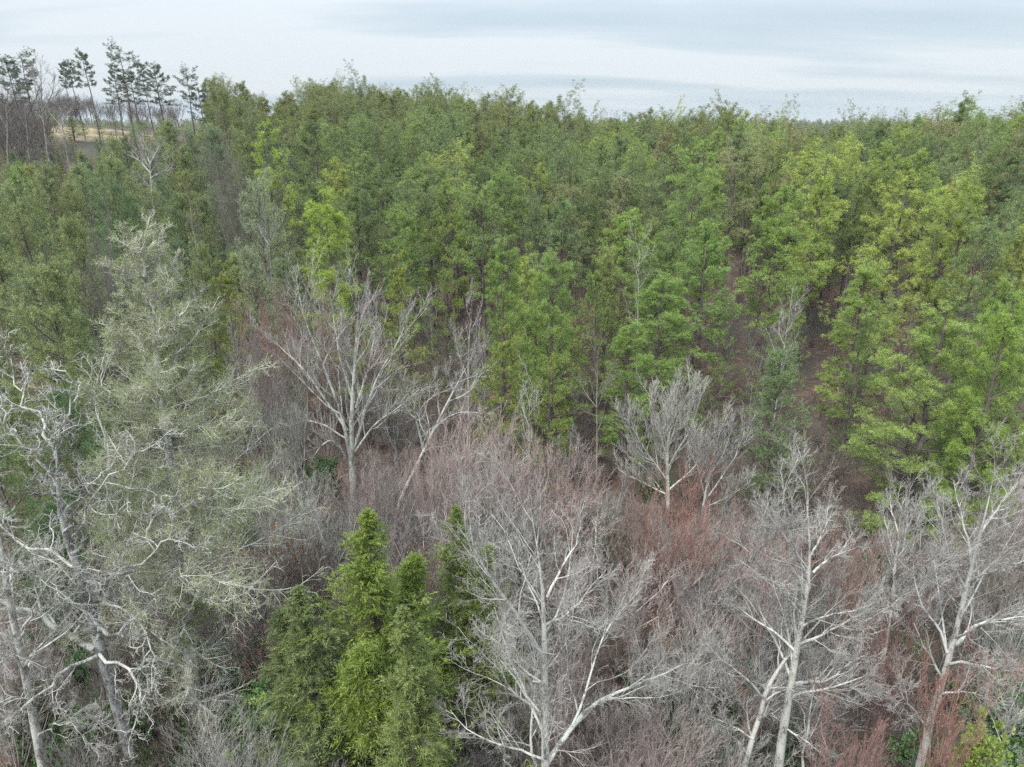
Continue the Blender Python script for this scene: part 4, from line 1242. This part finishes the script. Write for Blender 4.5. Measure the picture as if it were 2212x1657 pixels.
# ---- the lichen-grey half-dead white pine
def lichen_pine():
    Y = 25.5
    T = sk([(446, 1690), (430, 1617), (415, 1510), (412, 1402), (408, 1313), (394, 1187), (379, 1080), (358, 916), (334, 760), (318, 620), (303, 500)], Y, 0, 0)
    g = float(ground(T[0][0], T[0][1])); base = np.array([T[0][0], T[0][1], g])
    T = resample(T - base, 16); T[0, 2] = -0.2
    H = T[-1, 2]
    tr, cr = Buf(), Buf()
    rad = np.linspace(0.40, 0.03, 16) ** 1.0
    tr.tubes(T[None], rad[None], 10)
    nb = 165
    t = np.sort(0.10 + 0.89 * (np.arange(nb) + rng.random(nb)) / nb)
    B, TT, r = sample(T[None], rad[None], t[None]); B, r = B[0], r[0]
    az = np.arange(nb) * 2.4 + rng.normal(size=nb) * 0.5
    L = np.minimum(6.9 * np.clip(1.04 - t, 0.03, 1) ** 0.64, 4.9) * rng.uniform(0.6, 1.08, nb)
    L = np.where(t < 0.42, L * rng.uniform(0.3, 0.75, nb), L)
    # the pine is fuller towards the right of the picture
    L = L * (1 + 0.18 * np.cos(az))
    L = np.where((t < 0.45) & (rng.random(nb) < 0.55), 0.5, L)
    an = np.radians(98 - 50 * t ** 2.5 + rng.normal(size=nb) * 7)
    D = np.stack([np.cos(az) * np.sin(an), np.sin(az) * np.sin(an), np.cos(an)], 1)
    Q = np.empty((nb, 8, 3)); Q[:, 0] = B; d = D
    for j in range(1, 8):
        d = nrm(d + rng.normal(size=(nb, 3)) * 0.08 + np.array([0, 0, 0.02 if j < 4 else 0.10]))
        Q[:, j] = Q[:, j - 1] + d * (L / 7)[:, None]
    br = np.maximum(r * 0.24, 0.032)[:, None] * np.linspace(1, 0.25, 8)[None]
    tr.tubes(Q, br, 4)
    Q2, R2, i2 = grow(Q, br, np.arange(nb), 14, t0=0.10, ang=(30, 65), ratio=(0.25, 0.42), fall=0.3, npts=4, wig=0.12, up=0.08, rr=0.5, flat=0.55, rmin=0.013)
    Q3, R3, i3 = grow(Q2, R2, i2, 8, t0=0.1, ang=(30, 70), ratio=(0.35, 0.65), fall=0.25, npts=3, wig=0.2, up=0.08, rr=0.6, flat=0.2, rmin=0.0065)
    twg = Buf()
    twg.tubes(Q2, R2, 3, mat=0); twg.tubes(Q3, R3, 3, mat=1)
    Q4, R4, i4 = grow(Q3, R3, i3, 5, t0=0.1, ang=(30, 75), ratio=(0.4, 0.8), fall=0.2, npts=3, wig=0.25, up=0.05, rr=0.8, rmin=0.006, keep=0.8)
    zf3 = Q3[:, 0, 2] / H
    q4 = (Q4[:, 0, 2] / H > 0.42) | (rng.random(len(Q4)) < 0.5)
    twg.spikes(Q4[q4], R4[q4], 1)
    pk = rng.random(len(Q3)) < np.clip(np.interp(zf3, [0.2, 0.35, 0.5, 0.75, 0.9, 1.0], [0.02, 0.35, 0.8, 0.7, 0.3, 0.12]), 0, 1)
    P, T_, _ = sample(Q3[pk], R3[pk], rng.random((int(pk.sum()), 3)) * 0.7 + 0.3)
    P = P.reshape(-1, 3); D = nrm(T_.reshape(-1, 3) + np.array([0, 0, 0.3]) + rng.normal(size=P.shape) * 0.3)
    tuft(cr, P, D, rng.uniform(0.15, 0.28, len(P)), 6, 55, 0.018, axis=0.8)
    o = thing('white_pine', 'tall half-dead white pine furred with grey-green lichen, left of centre', 'white pine', base)
    mats = [M['lichen'], M['twig']]
    part('trunk', tr.mesh('lichen_pine_trunk', mats), o, (1.2, 1.17, 1.12))
    part('twigs', twg.mesh('lichen_pine_twigs', mats), o, (1.50, 1.52, 1.28))
    part('crown', cr.mesh('lichen_pine_crown', M['soft']), o, (0.125, 0.150, 0.065))
    STAT['lichen_pine'] = tr.tris() + cr.tris() + twg.tris()
    KEYED.append((base[0], base[1], 4))


lichen_pine()

# ---- the cedars in the foreground
CED = [cedar(13.5, 8.6, nb=270, tops=2, sprays=8), cedar(12.5, 5.6, nb=190, tops=1, sprays=8)]
CEDM = [(t.mesh('cedar_trunk', M['pinebark']), c.mesh('cedar_crown', M['cedar'])) for t, c in CED]
STAT['cedars'] = [t.tris() + c.tris() for t, c in CED]
for k_, u, v, Y, w, rz, colr, lab in [
        (0, 785, 1105, 23.5, 11.8, 0.4, (0.094, 0.132, 0.024), 'broad bright green cedar in the foreground, lower middle, with feathery sprays'),
        (1, 985, 1092, 27, 6.8, 1.1, (0.080, 0.110, 0.028), 'narrow green cedar behind right of the broad bright cedar'),
        (1, 872, 1310, 19.5, 6.4, 2.3, (0.098, 0.126, 0.038), 'lighter yellow-green cedar in front of the broad bright cedar'),
        (1, 645, 1265, 22.5, 8.4, 3.3, (0.076, 0.100, 0.036), 'olive cedar at the left shoulder of the broad bright cedar'),
        (1, 1110, 1400, 26, 4.0, 4.2, (0.085, 0.125, 0.035), 'small green cedar half hidden behind the central white-limbed foreground tree')]:
    p = at(u, v, Y); g = float(ground(p[0], p[1])); h = p[2] - g
    h0, w0 = (13.5, 8.2) if k_ == 0 else (12.5, 5.2)
    o = thing('cedar_tree', lab, 'cedar', (p[0], p[1], g), rz, 'cedars in the foreground', (w / w0, w / w0, h / h0))
    part('trunk', CEDM[k_][0], o); part('crown', CEDM[k_][1], o, colr)
    KEYED.append((p[0], p[1], w / 2))
    STAT['cedar h %d' % u] = round(h, 1)

# ------------------------------------------------------------------ understory of bare trees
BARE = {}


def bare_proto(key, h, kind, spread, name, color, bark='lichen', leaf=None, leafmat=None, **kw):
    bufs = auto_bare(h, kind, spread, leaf=leaf, **kw)
    mats = [M[bark], M['twig'], M[leafmat or 'leaf']]
    BARE[key] = dict(h=h, name=name, color=color, meshes=[b.mesh(key + '_' + ('trunk' if i == 0 else 'limb'), mats) for i, b in enumerate(bufs) if b.v])
    STAT[key] = sum(b.tris() for b in bufs)


# red buds: small clusters at the twig ends
M['buds'] = foliage_mat('red_buds', use_objcol=False, col=(0.36, 0.17, 0.13), vary=0.8, trans=0.2)
M['tanleaf'] = foliage_mat('dry_tan_leaves', use_objcol=False, col=(0.36, 0.20, 0.11), vary=0.8, trans=0.3)
bare_proto('spread0', 10, 'spread', 6.5, 'bare_tree', GREYB, nl=7, r=0.12)
bare_proto('spread1', 11, 'spread', 6.0, 'bare_tree', GREYB, nl=8, r=0.12, kink=0.16)
bare_proto('fan0', 9, 'fan', 6.5, 'bare_shrub_tree', PINKB, nl=12, r=0.09, kink=0.08)
bare_proto('fan1', 8, 'fan', 5.5, 'bare_shrub_tree', PINKB, nl=10, r=0.08, kink=0.10)
bare_proto('spire0', 12, 'spire', 3.6, 'bare_sapling', GREYB, nl=12, r=0.08, kink=0.08, dense=0.8)
bare_proto('spire1', 10, 'spire', 3.2, 'bare_sapling', GREYB, nl=10, r=0.07, kink=0.1, dense=0.8)
bare_proto('red0', 9, 'fan', 6.0, 'budding_red_maple', REDB, leaf=(0.6, 0.07, 0.04), leafmat='buds', nl=10, r=0.09, kink=0.1)
bare_proto('red1', 8, 'spread', 6.0, 'budding_red_maple', REDB, leaf=(0.5, 0.07, 0.045), leafmat='buds', nl=7, r=0.09, kink=0.14)
bare_proto('tan0', 6, 'spread', 4.5, 'young_beech', BROWNB, leaf=(0.3, 0.10, 0.07), leafmat='tanleaf', nl=7, r=0.06, kink=0.14)


def put_proto(key, x, y, h, label, group=None, color=None, sxy=1.0, cat='tree', rz=None):
    b = BARE[key]
    s = h / b['h']
    o = thing(b['name'], label, cat, (x, y, float(ground(x, y))), rng.random() * 6.28 if rz is None else rz, group, (s * sxy, s * sxy, s))
    for i, me in enumerate(b['meshes']):
        part('trunk' if i == 0 else 'limb', me, o, color or b['color'])
    return o


def key_proto(key, u, v, Y, wpx, label, color=None, group=None, cat='tree'):
    p = at(u, v, Y); g = float(ground(p[0], p[1])); h = p[2] - g
    b = BARE[key]
    base_w = {'spread0': 6.5, 'spread1': 6.0, 'fan0': 6.5, 'fan1': 5.5, 'spire0': 3.6, 'spire1': 3.2, 'red0': 6.0, 'red1': 6.0, 'tan0': 4.5}[key]
    w = wpx * pix(*p)[2] / FPX
    STAT['%s %d,%d' % (key, u, v)] = (round(h, 1), round(w, 1))
    KEYED.append((p[0], p[1], 1.5))
    return put_proto(key, p[0], p[1], h / 0.97, label, group, color, w / base_w / (h / b['h']), cat)


GP = 'pinkish twiggy thickets'
key_proto('fan0', 1010, 925, 39, 230, 'pink-grey twiggy thicket tree fanning up in the centre', PINKB)
key_proto('fan1', 1110, 935, 38, 170, 'right half of the pink-grey thicket, fanning up in the centre', (1.35, 1.12, 1.08))
key_proto('fan1', 930, 975, 36, 150, 'pink-grey thicket tree beside the leaning bare tree foot', (1.30, 1.05, 1.00))
key_proto('red0', 570, 668, 54, 170, 'reddish twiggy maple top between the lichen pine and the white-limbed tree', (0.80, 0.50, 0.46))
key_proto('fan0', 680, 655, 55, 190, 'reddish grey twiggy tree behind the white-limbed bare tree', (0.82, 0.60, 0.56))
key_proto('fan1', 545, 740, 47, 150, 'grey upright multi-stemmed tree right of the lichen pine', (0.80, 0.77, 0.76))
key_proto('red0', 1490, 1055, 33, 230, 'coral red budding maple in front of the fan crowned grey tree', (0.98, 0.60, 0.50))
key_proto('red1', 1380, 1110, 32, 150, 'dull red budding maple left of the coral one', (0.88, 0.66, 0.60))
key_proto('red1', 1660, 1180, 27, 200, 'red budding maple behind the left stems of the right foreground tree', (0.88, 0.62, 0.55))
key_proto('red1', 1850, 1180, 27, 190, 'rust red budding maple behind the right side of the foreground tree', (0.88, 0.64, 0.55))
key_proto('red0', 1930, 1330, 24, 180, 'crimson tinted maple low between the two right foreground trees', (0.82, 0.54, 0.50))
key_proto('red1', 2085, 1470, 19, 260, 'low orange-red budding maple under the tree by the right edge', (0.92, 0.58, 0.48))
key_proto('red1', 1850, 1560, 18, 230, 'low dark red maple at the foot of the right foreground tree', (0.80, 0.55, 0.50))
key_proto('tan0', 665, 1060, 40, 150, 'young beech holding dry tan leaves left of the white-limbed trunk', BROWNB)
key_proto('tan0', 905, 1180, 30, 150, 'young beech with dry tan leaves between the two cedar tops', BROWNB)
key_proto('tan0', 660, 1150, 30, 140, 'small beech with tan leaves behind the left shoulder of the cedar', BROWNB)
key_proto('spread1', 850, 830, 47, 160, 'grey bare tree just right of the white-limbed tree', (0.72, 0.70, 0.68))
key_proto('spread0', 620, 830, 42, 200, 'grey leafless tree with arching twigs behind the lichen pine', (0.70, 0.71, 0.66))
key_proto('spire0', 590, 960, 34, 90, 'thin grey sapling right of the lichen pine', (0.75, 0.75, 0.70))
key_proto('spire0', 395, 425, 74, 90, 'grey-brown upright bare tree in the olive pines right of the dark one', BROWNB)
key_proto('fan1', 215, 520, 52, 110, 'dark twiggy bare tree left of the lichen pine top', (0.55, 0.50, 0.50))
key_proto('fan0', 480, 300, 90, 90, 'brown twiggy bare tree up the slope right of the pale spreading tree', BROWNB)
key_proto('spire1', 1075, 460, 80, 60, 'thin brown bare tree in the narrow gap over the close pair', BROWNB)

# scattered bare trees of the belt, labelled by place
BL = [(768, 1000, 'the white-limbed bare tree'), (1010, 800, 'the slender upright bare tree'), (1440, 1000, 'the fan crowned grey tree'), (1178, 1350, 'the central foreground tree'),
      (1720, 1350, 'the right foreground tree'), (2080, 1300, 'the tree by the right edge'), (790, 1250, 'the broad bright cedar'), (400, 1300, 'the trunk of the lichen pine'),
      (200, 1400, 'the crooked oak trunk'), (1000, 1050, 'the pink thicket'), (1490, 1100, 'the coral red maple'), (985, 1200, 'the narrow cedar'), (1690, 950, 'the blue-green pine'),
      (2050, 950, 'the nearest bright pine'), (560, 800, 'the lichen pine crown'), (1230, 1050, 'the small grey sapling'), (1850, 1250, 'the rust red maple')]
WHAT = {'spread0': 'spreading bare tree', 'spread1': 'spreading bare tree', 'fan0': 'twiggy bare thicket tree', 'fan1': 'twiggy bare thicket tree', 'spire0': 'thin bare sapling', 'spire1': 'thin bare sapling',
        'red0': 'budding maple', 'red1': 'budding maple', 'tan0': 'small tan-leaved beech'}
HUE = [('grey', (0.80, 0.79, 0.77), 4), ('pale grey', (1.0, 0.99, 0.94), 3.0), ('pinkish grey', (0.88, 0.75, 0.72), 3), ('brownish', (0.66, 0.58, 0.53), 1.6), ('silvery', (0.92, 0.93, 0.88), 2.5)]
HP = np.array([h_[2] for h_ in HUE]); HP = HP / HP.sum()
bused = set()
nb_ = 0
yy = 13.0
while yy < 62:
    step = 1.85 + 0.018 * yy
    for xx in np.arange(-0.85 * yy - 2, 0.85 * yy + 2, step):
        x = xx + rng.uniform(-0.4, 0.4) * step; y = yy + rng.uniform(-0.4, 0.4) * step
        a = x / y
        if y > edge_y(a) + 5 or rng.random() < 0.08:
            continue
        if any((x - kx) ** 2 + (y - ky) ** 2 < max(kr * 0.7, 0.9) ** 2 for kx, ky, kr in KEYED):
            continue
        if a < -0.38 and y > 34:
            continue
        pr = {'spread0': 2, 'spread1': 2, 'fan0': 1.2, 'fan1': 1.5, 'spire0': 3, 'spire1': 3, 'red0': 0.15 + (0.5 if a > 0.2 else 0), 'red1': 0.15 + (0.5 if a > 0.2 else 0), 'tan0': 0.9}
        if y < 26:
            pr.update(spread0=1, spread1=1, spire0=2, fan1=2.5, fan0=2)
        ks = list(pr); pv = np.array([pr[q] for q in ks]); key = ks[int(rng.choice(len(ks), p=pv / pv.sum()))]
        if 330 < pix(x, y, 2.0)[0] < 480 and y < 26:
            continue
        hmax = lerp_tab(y, [(12, 4.5), (20, 7.0), (30, 9.0), (45, 10.0), (60, 8)])
        if -0.35 < a < -0.02 and y < 30:
            hmax *= 0.8
        h = hmax * rng.uniform(0.55, 1.05)
        g = float(ground(x, y)); u_, _, _ = pix(x, y, g + h)
        if y > 17:
            vtop = lerp_tab(u_, [(-50, 1150), (250, 1150), (420, 1100), (560, 960), (700, 1010), (900, 1020), (1000, 980), (1150, 1000), (1250, 1040), (1350, 1090), (1600, 1080), (1700, 1060), (1850, 1120), (2000, 1100), (2212, 1050)]) - 35 + rng.uniform(0, 100)
            h = min(h, float(at(u_, vtop, y)[2]) - g)
            if h < 2.0:
                continue
        hi = int(rng.choice(len(HUE), p=HP)); hn, hc = HUE[hi][0], HUE[hi][1]
        if key.startswith('red'):
            hn, hc = ('dull red', (0.86, 0.68, 0.64)) if rng.random() < 0.6 else ('reddish', (0.84, 0.60, 0.55))
        g = float(ground(x, y)); u, v, dep = pix(x, y, g + h * 0.7)
        best = None
        if -60 < u < 2270:
            for lu, lv_, ln_ in sorted(BL, key=lambda q: (q[0] - u) ** 2 + (q[1] - v) ** 2)[:5]:
                du, dv = u - lu, v - lv_
                sx = 0 if abs(du) < abs(dv) * 0.5 else (1 if du > 0 else -1); sy = 0 if abs(dv) < abs(du) * 0.5 else (1 if dv > 0 else -1)
                if sx == 0 and sy == 0:
                    sy = 1
                rel = [r_[0] for r_ in RELS if (r_[1], r_[2]) == (sx, sy)][0]
                lab = '%s %s %s %s' % (hn, WHAT[key], rel, ln_)
                if lab not in bused:
                    best = lab; break
        else:
            continue
        if best is None:
            zone = 'left' if u < 740 else ('middle' if u < 1480 else 'right')
            best = '%s %s tangled in the leafless belt, %s third' % (hn, WHAT[key], zone)
            grp = '%s %ss of the leafless belt, %s third' % (hn, WHAT[key], zone)
        else:
            bused.add(best); grp = 'leafless trees of the near belt'
        put_proto(key, x, y, h, best, grp, tuple(np.array(hc) * rng.uniform(1.0, 1.35)), rng.uniform(0.85, 1.15))
        nb_ += 1
    yy += step
print('belt trees', nb_)

# ------------------------------------------------------------------ dark conifers behind the oak
for q, (u, v, Y, w, c_) in enumerate([(20, 800, 40, 190, OLIVE), (120, 850, 38, 190, DARK), (225, 880, 37, 170, DARK), (330, 1000, 36, 160, DARK), (-30, 930, 33, 200, (0.07, 0.11, 0.04)), (90, 1080, 31, 170, DARK), (480, 1010, 37, 150, DARK), (560, 1010, 42, 130, OLIVE)]):
    K('white%d' % (q % 3), u, v, Y, w, c_, ['olive white pine filling in behind the crooked oak top at the left edge', 'dark green white pine behind the top of the crooked oak', 'dark green white pine between oak top and lichen pine',
      'dark green young white pine behind the middle of the lichen pine', 'green white pine cut by the left edge behind the oak limbs', 'dark young white pine low behind the crooked oak trunk',
      'dark young white pine right of the lichen pine trunk', 'olive young white pine under the arching grey bare tree'][q])


def shrub(h, w, n):
    b = Buf(); lf = Buf()
    az = rng.random(26) * 6.28; o = w / 2 * np.sqrt(rng.random(26))
    e = np.stack([np.cos(az) * o, np.sin(az) * o, h * np.sqrt(np.clip(1 - (o / w * 1.7) ** 2, 0.1, 1)) * rng.uniform(0.7, 1, 26)], 1)
    P = e[:, None] * np.linspace(0, 1, 6)[None, :, None] ** np.array([0.8, 0.8, 1.0]) + rng.normal(size=(26, 6, 3)) * 0.05
    Rr = np.full((26, 1), 0.03) * np.linspace(1, 0.3, 6)[None]
    b.tubes(P, Rr, 4)
    Q, R_, i_ = grow(P, Rr, np.arange(26), 9, t0=0.3, ang=(30, 70), ratio=(0.25, 0.5), npts=4, up=0.15, rmin=0.006)
    b.tubes(Q, R_, 3)
    A, T_, _ = sample(Q, R_, rng.random((len(Q), n)) * 0.8 + 0.2)
    A = A.reshape(-1, 3); D = nrm(T_.reshape(-1, 3) + rng.normal(size=A.shape) * 0.6)
    tuft(lf, A, D, 0.16, 5, 80, 0.07)
    return b, lf


SHR = [shrub(3.2, 3.2, 11), shrub(2.4, 3.6, 11)]
SHRM = [(b.mesh('shrub_stems', M['pinebark']), l.mesh('shrub_leaves', M['leaf'])) for b, l in SHR]
STAT['shrubs'] = [b.tris() + l.tris() for b, l in SHR]
SH = [(60, 1560), (110, 1600), (200, 1600), (30, 1460), (180, 1480), (330, 1500), (390, 1560), (360, 1370), (480, 1380), (520, 1540), (540, 1480), (600, 1560), (590, 1620), (640, 1600), (300, 1600), (250, 1380), (120, 1370), (340, 1640),
      (690, 1160), (1420, 1030), (1890, 1250), (1620, 1560), (1690, 1600), (1510, 1620), (1480, 1600), (2030, 1640), (2150, 1560), (2200, 1600), (1570, 1500), (480, 1600), (700, 1020), (1960, 1420), (2180, 1440), (2140, 1240), (80, 1220),
      (330, 1200), (560, 1250), (620, 1330), (1330, 1330), (1400, 1480), (840, 1080), (1300, 1180), (1650, 1050), (1900, 1120)]
for q, (u, v) in enumerate(SH):
    Y = CAM_Z / math.tan(TH + math.atan((v + 60 - 828.5) / FPX))
    p = at(u, v, Y); g = float(ground(p[0], p[1])); s_ = rng.uniform(0.7, 1.35)
    lab = None
    for near_l in sorted(BL, key=lambda k_: (k_[0] - u) ** 2 + (k_[1] - v) ** 2)[:12]:
        for wd in (['left of', 'below'] if u < near_l[0] else ['right of', 'below']):
            if lab is None and '%s%s' % (wd, near_l[2]) not in bused:
                lab = 'dark green leafy shrub %s %s' % (wd, near_l[2]); bused.add('%s%s' % (wd, near_l[2]))
    o = thing('evergreen_shrub', lab or 'dark green leafy shrub low on the forest floor', 'shrub', (p[0], p[1], g), rng.random() * 6.28, 'evergreen shrubs of the understory', (s_, s_, s_ * rng.uniform(0.8, 1.2)))
    part('stems', SHRM[q % 2][0], o); part('crown', SHRM[q % 2][1], o, np.array((0.05, 0.095, 0.034)) * rng.uniform(0.8, 1.4))
p = at(2135, 1590, 20.5)
o = thing('evergreen_shrub', 'bright yellow-green leafy shrub at the lower right corner', 'shrub', (p[0], p[1], float(ground(p[0], p[1]))), 1.0, None, (1.1, 1.1, max(1.0, p[2] / 3.2)))
part('stems', SHRM[0][0], o); part('crown', SHRM[0][1], o, (0.13, 0.175, 0.04))

# bare trees inside the openings of the pine wood and at the left hill
gi_ = 0
for ga, y0, y1, hw, n_ in [(0.245, 84, 125, 4, 9), (0.345, 66, 100, 4, 10), (0.52, 60, 84, 4, 8), (0.68, 60, 82, 4, 7), (-0.105, 58, 76, 3, 6), (-0.47, 78, 92, 4, 5), (0.44, 46, 60, 4, 4), (-0.02, 76, 86, 3, 3)]:
    nm_ = {0.245: 'the opening with grey trunks right of centre', 0.345: 'the opening over the red brown ground', 0.52: 'the dark opening below the yellow-green pines', 0.68: 'the dark opening near the right edge',
           -0.105: 'the dark gap left of the close pair', -0.47: 'the olive pines of the left slope', 0.44: 'the space left of the nearest bright pine', -0.02: 'the small gap over the close pair'}[ga]
    for q in range(n_):
        y = rng.uniform(y0, y1); x = ga * y + rng.uniform(-hw, hw)
        put_proto(['spire0', 'spire1'][q % 2], x, y, rng.uniform(7, 14), 'slim grey bare trunk standing in ' + nm_, 'slim bare trunks in ' + nm_, (0.55, 0.51, 0.50), 0.9)
hill = 0
for q in range(240):
    a = rng.uniform(-0.80, -0.44); y = rng.uniform(140, 275)
    x = a * y
    if (x + 112) ** 2 / 30 ** 2 + (y - 200) ** 2 / 32 ** 2 < 1:
        continue
    if y < 212 and a > -0.60:
        continue
    h = rng.uniform(6.5, 10.0) if y > 205 else rng.uniform(7, 13)
    zone = 'near the left edge' if a < -0.62 else 'below the tall skyline pines'
    put_proto(['spread0', 'spread1', 'fan0'][q % 3], x, y, h, 'grey-brown leafless tree among its like on the hill %s' % zone, 'leafless trees on the hill %s' % zone, tuple(np.array((0.50, 0.44, 0.42)) * rng.uniform(0.8, 1.15)), 1.1)
    hill += 1
for q in range(110):
    a = rng.uniform(-0.68, -0.40); y = rng.uniform(125, 215); x = a * y; h = rng.uniform(2.5, 6.0)
    g = float(ground(x, y))
    put_conifer('scrub%d' % (q % 2), (x, y, g), h, h * 0.75, (0.135, 0.155, 0.05) if q % 3 else (0.085, 0.13, 0.045), 'small bushy %s young pine %s the pale clearing on the left hill' % ('yellowish' if q % 3 else 'green', 'left of' if a < -0.6 else ('within' if a < -0.52 else 'right of')), 'young pines of the hill clearing')

# ------------------------------------------------------------------ brush on the forest floor
def brush(name, srcs, n, y0, y1, hmin, hmax, color, label, cond=None):
    P, S, Z = [], [], []
    while len(P) < n:
        y = y0 + (y1 - y0) * rng.random() ** 0.8; x = rng.uniform(-0.85, 0.85) * y
        if cond and not cond(x, y):
            continue
        h = rng.uniform(hmin, hmax); P.append((x, y, float(ground(x, y)) - 0.1)); S.append((h, h, h * rng.uniform(0.7, 1.1))); Z.append((rng.normal() * 0.45, rng.normal() * 0.45, rng.random() * 6.28))
    o = scatter_stuff(name, P, S, Z, srcs, label, 'undergrowth')
    o.color = tuple(color) + (1,)


def parts_of(key):
    m0 = BARE[key]['meshes'][0]
    r_ = next(o for o in SC.objects if o.type == 'MESH' and o.data == m0).parent
    return list(r_.children)


brush('brush', [parts_of('fan1'), parts_of('spread1')], 1500, 12, 62, 0.2, 0.5, (0.55, 0.47, 0.42), 'tangled grey-brown brush covering the floor of the leafless belt')
brush('brush', [parts_of('fan1'), parts_of('spread1')], 1100, 58, 135, 0.16, 0.36, (0.62, 0.44, 0.38), 'low reddish brown brush on the floor of the pine wood', lambda x, y: x / y > -0.3)

# dry straw-coloured clumps at the lower left
def straw():
    b = Buf()
    n = 900
    P = rng.normal(size=(n, 3)) * np.array([0.35, 0.35, 0]); D = nrm(np.concatenate([rng.normal(size=(n, 2)) * 0.35, np.ones((n, 1))], 1))
    P4 = P[:, None] + D[:, None] * (np.linspace(0, 1, 4)[None, :, None] * rng.uniform(0.7, 1.9, n)[:, None, None])
    P4 = P4 + nrm(rng.normal(size=(n, 1, 3)) * np.array([1, 1, 0])) * (np.linspace(0, 1, 4)[None, :, None] ** 2 * 0.35)
    b.tubes(P4, np.full((n, 1), 0.012) * np.linspace(1, 0.3, 4)[None], 3)
    A, T_, _ = sample(P4, np.full((n, 4), 0.01), rng.random((n, 3)))
    b.blades(A.reshape(-1, 3), nrm(T_.reshape(-1, 3) + rng.normal(size=(n * 3, 3)) * 0.6), rng.uniform(0.08, 0.25, n * 3), 0.03, rng.random(n * 3), False)
    return b


sm = straw().mesh('straw', M['leaf'])
for q, (u, v, c_) in enumerate([(330, 1625, (0.27, 0.19, 0.09)), (375, 1585, (0.24, 0.19, 0.08)), (300, 1590, (0.22, 0.19, 0.07)), (400, 1640, (0.24, 0.15, 0.08)), (345, 1555, (0.26, 0.18, 0.10)), (265, 1640, (0.22, 0.13, 0.08))]):
    Y = CAM_Z / math.tan(TH + math.atan((v + 20 - 828.5) / FPX)); p_ = at(u, v, Y)
    o = bpy.data.objects.new('dry_grass_clump', sm); COL.objects.link(o)
    o.location = (p_[0], p_[1], float(ground(p_[0], p_[1]))); o.rotation_euler = (0, 0, q * 1.1); o.scale = (1.1 + 0.1 * q,) * 3
    o.color = tuple(k * 1.6 for k in c_) + (1,)
    o['label'] = ['straw-coloured dry clump left of the lichen pine foot', 'straw clump against the lichen pine foot', 'dull straw clump between oak foot and lichen pine', 'brown dry clump in front of the lichen pine foot',
                  'dry straw clump highest up between oak and lichen pine', 'reddish dry clump at the crooked oak foot'][q]
    o['category'] = 'grass clump'; o['group'] = 'dry clumps at the lower left'

for k_ in STAT:
    print(k_, STAT[k_])
print('objects', len(SC.objects), 'tris', sum(len(m.polygons) for m in bpy.data.meshes))
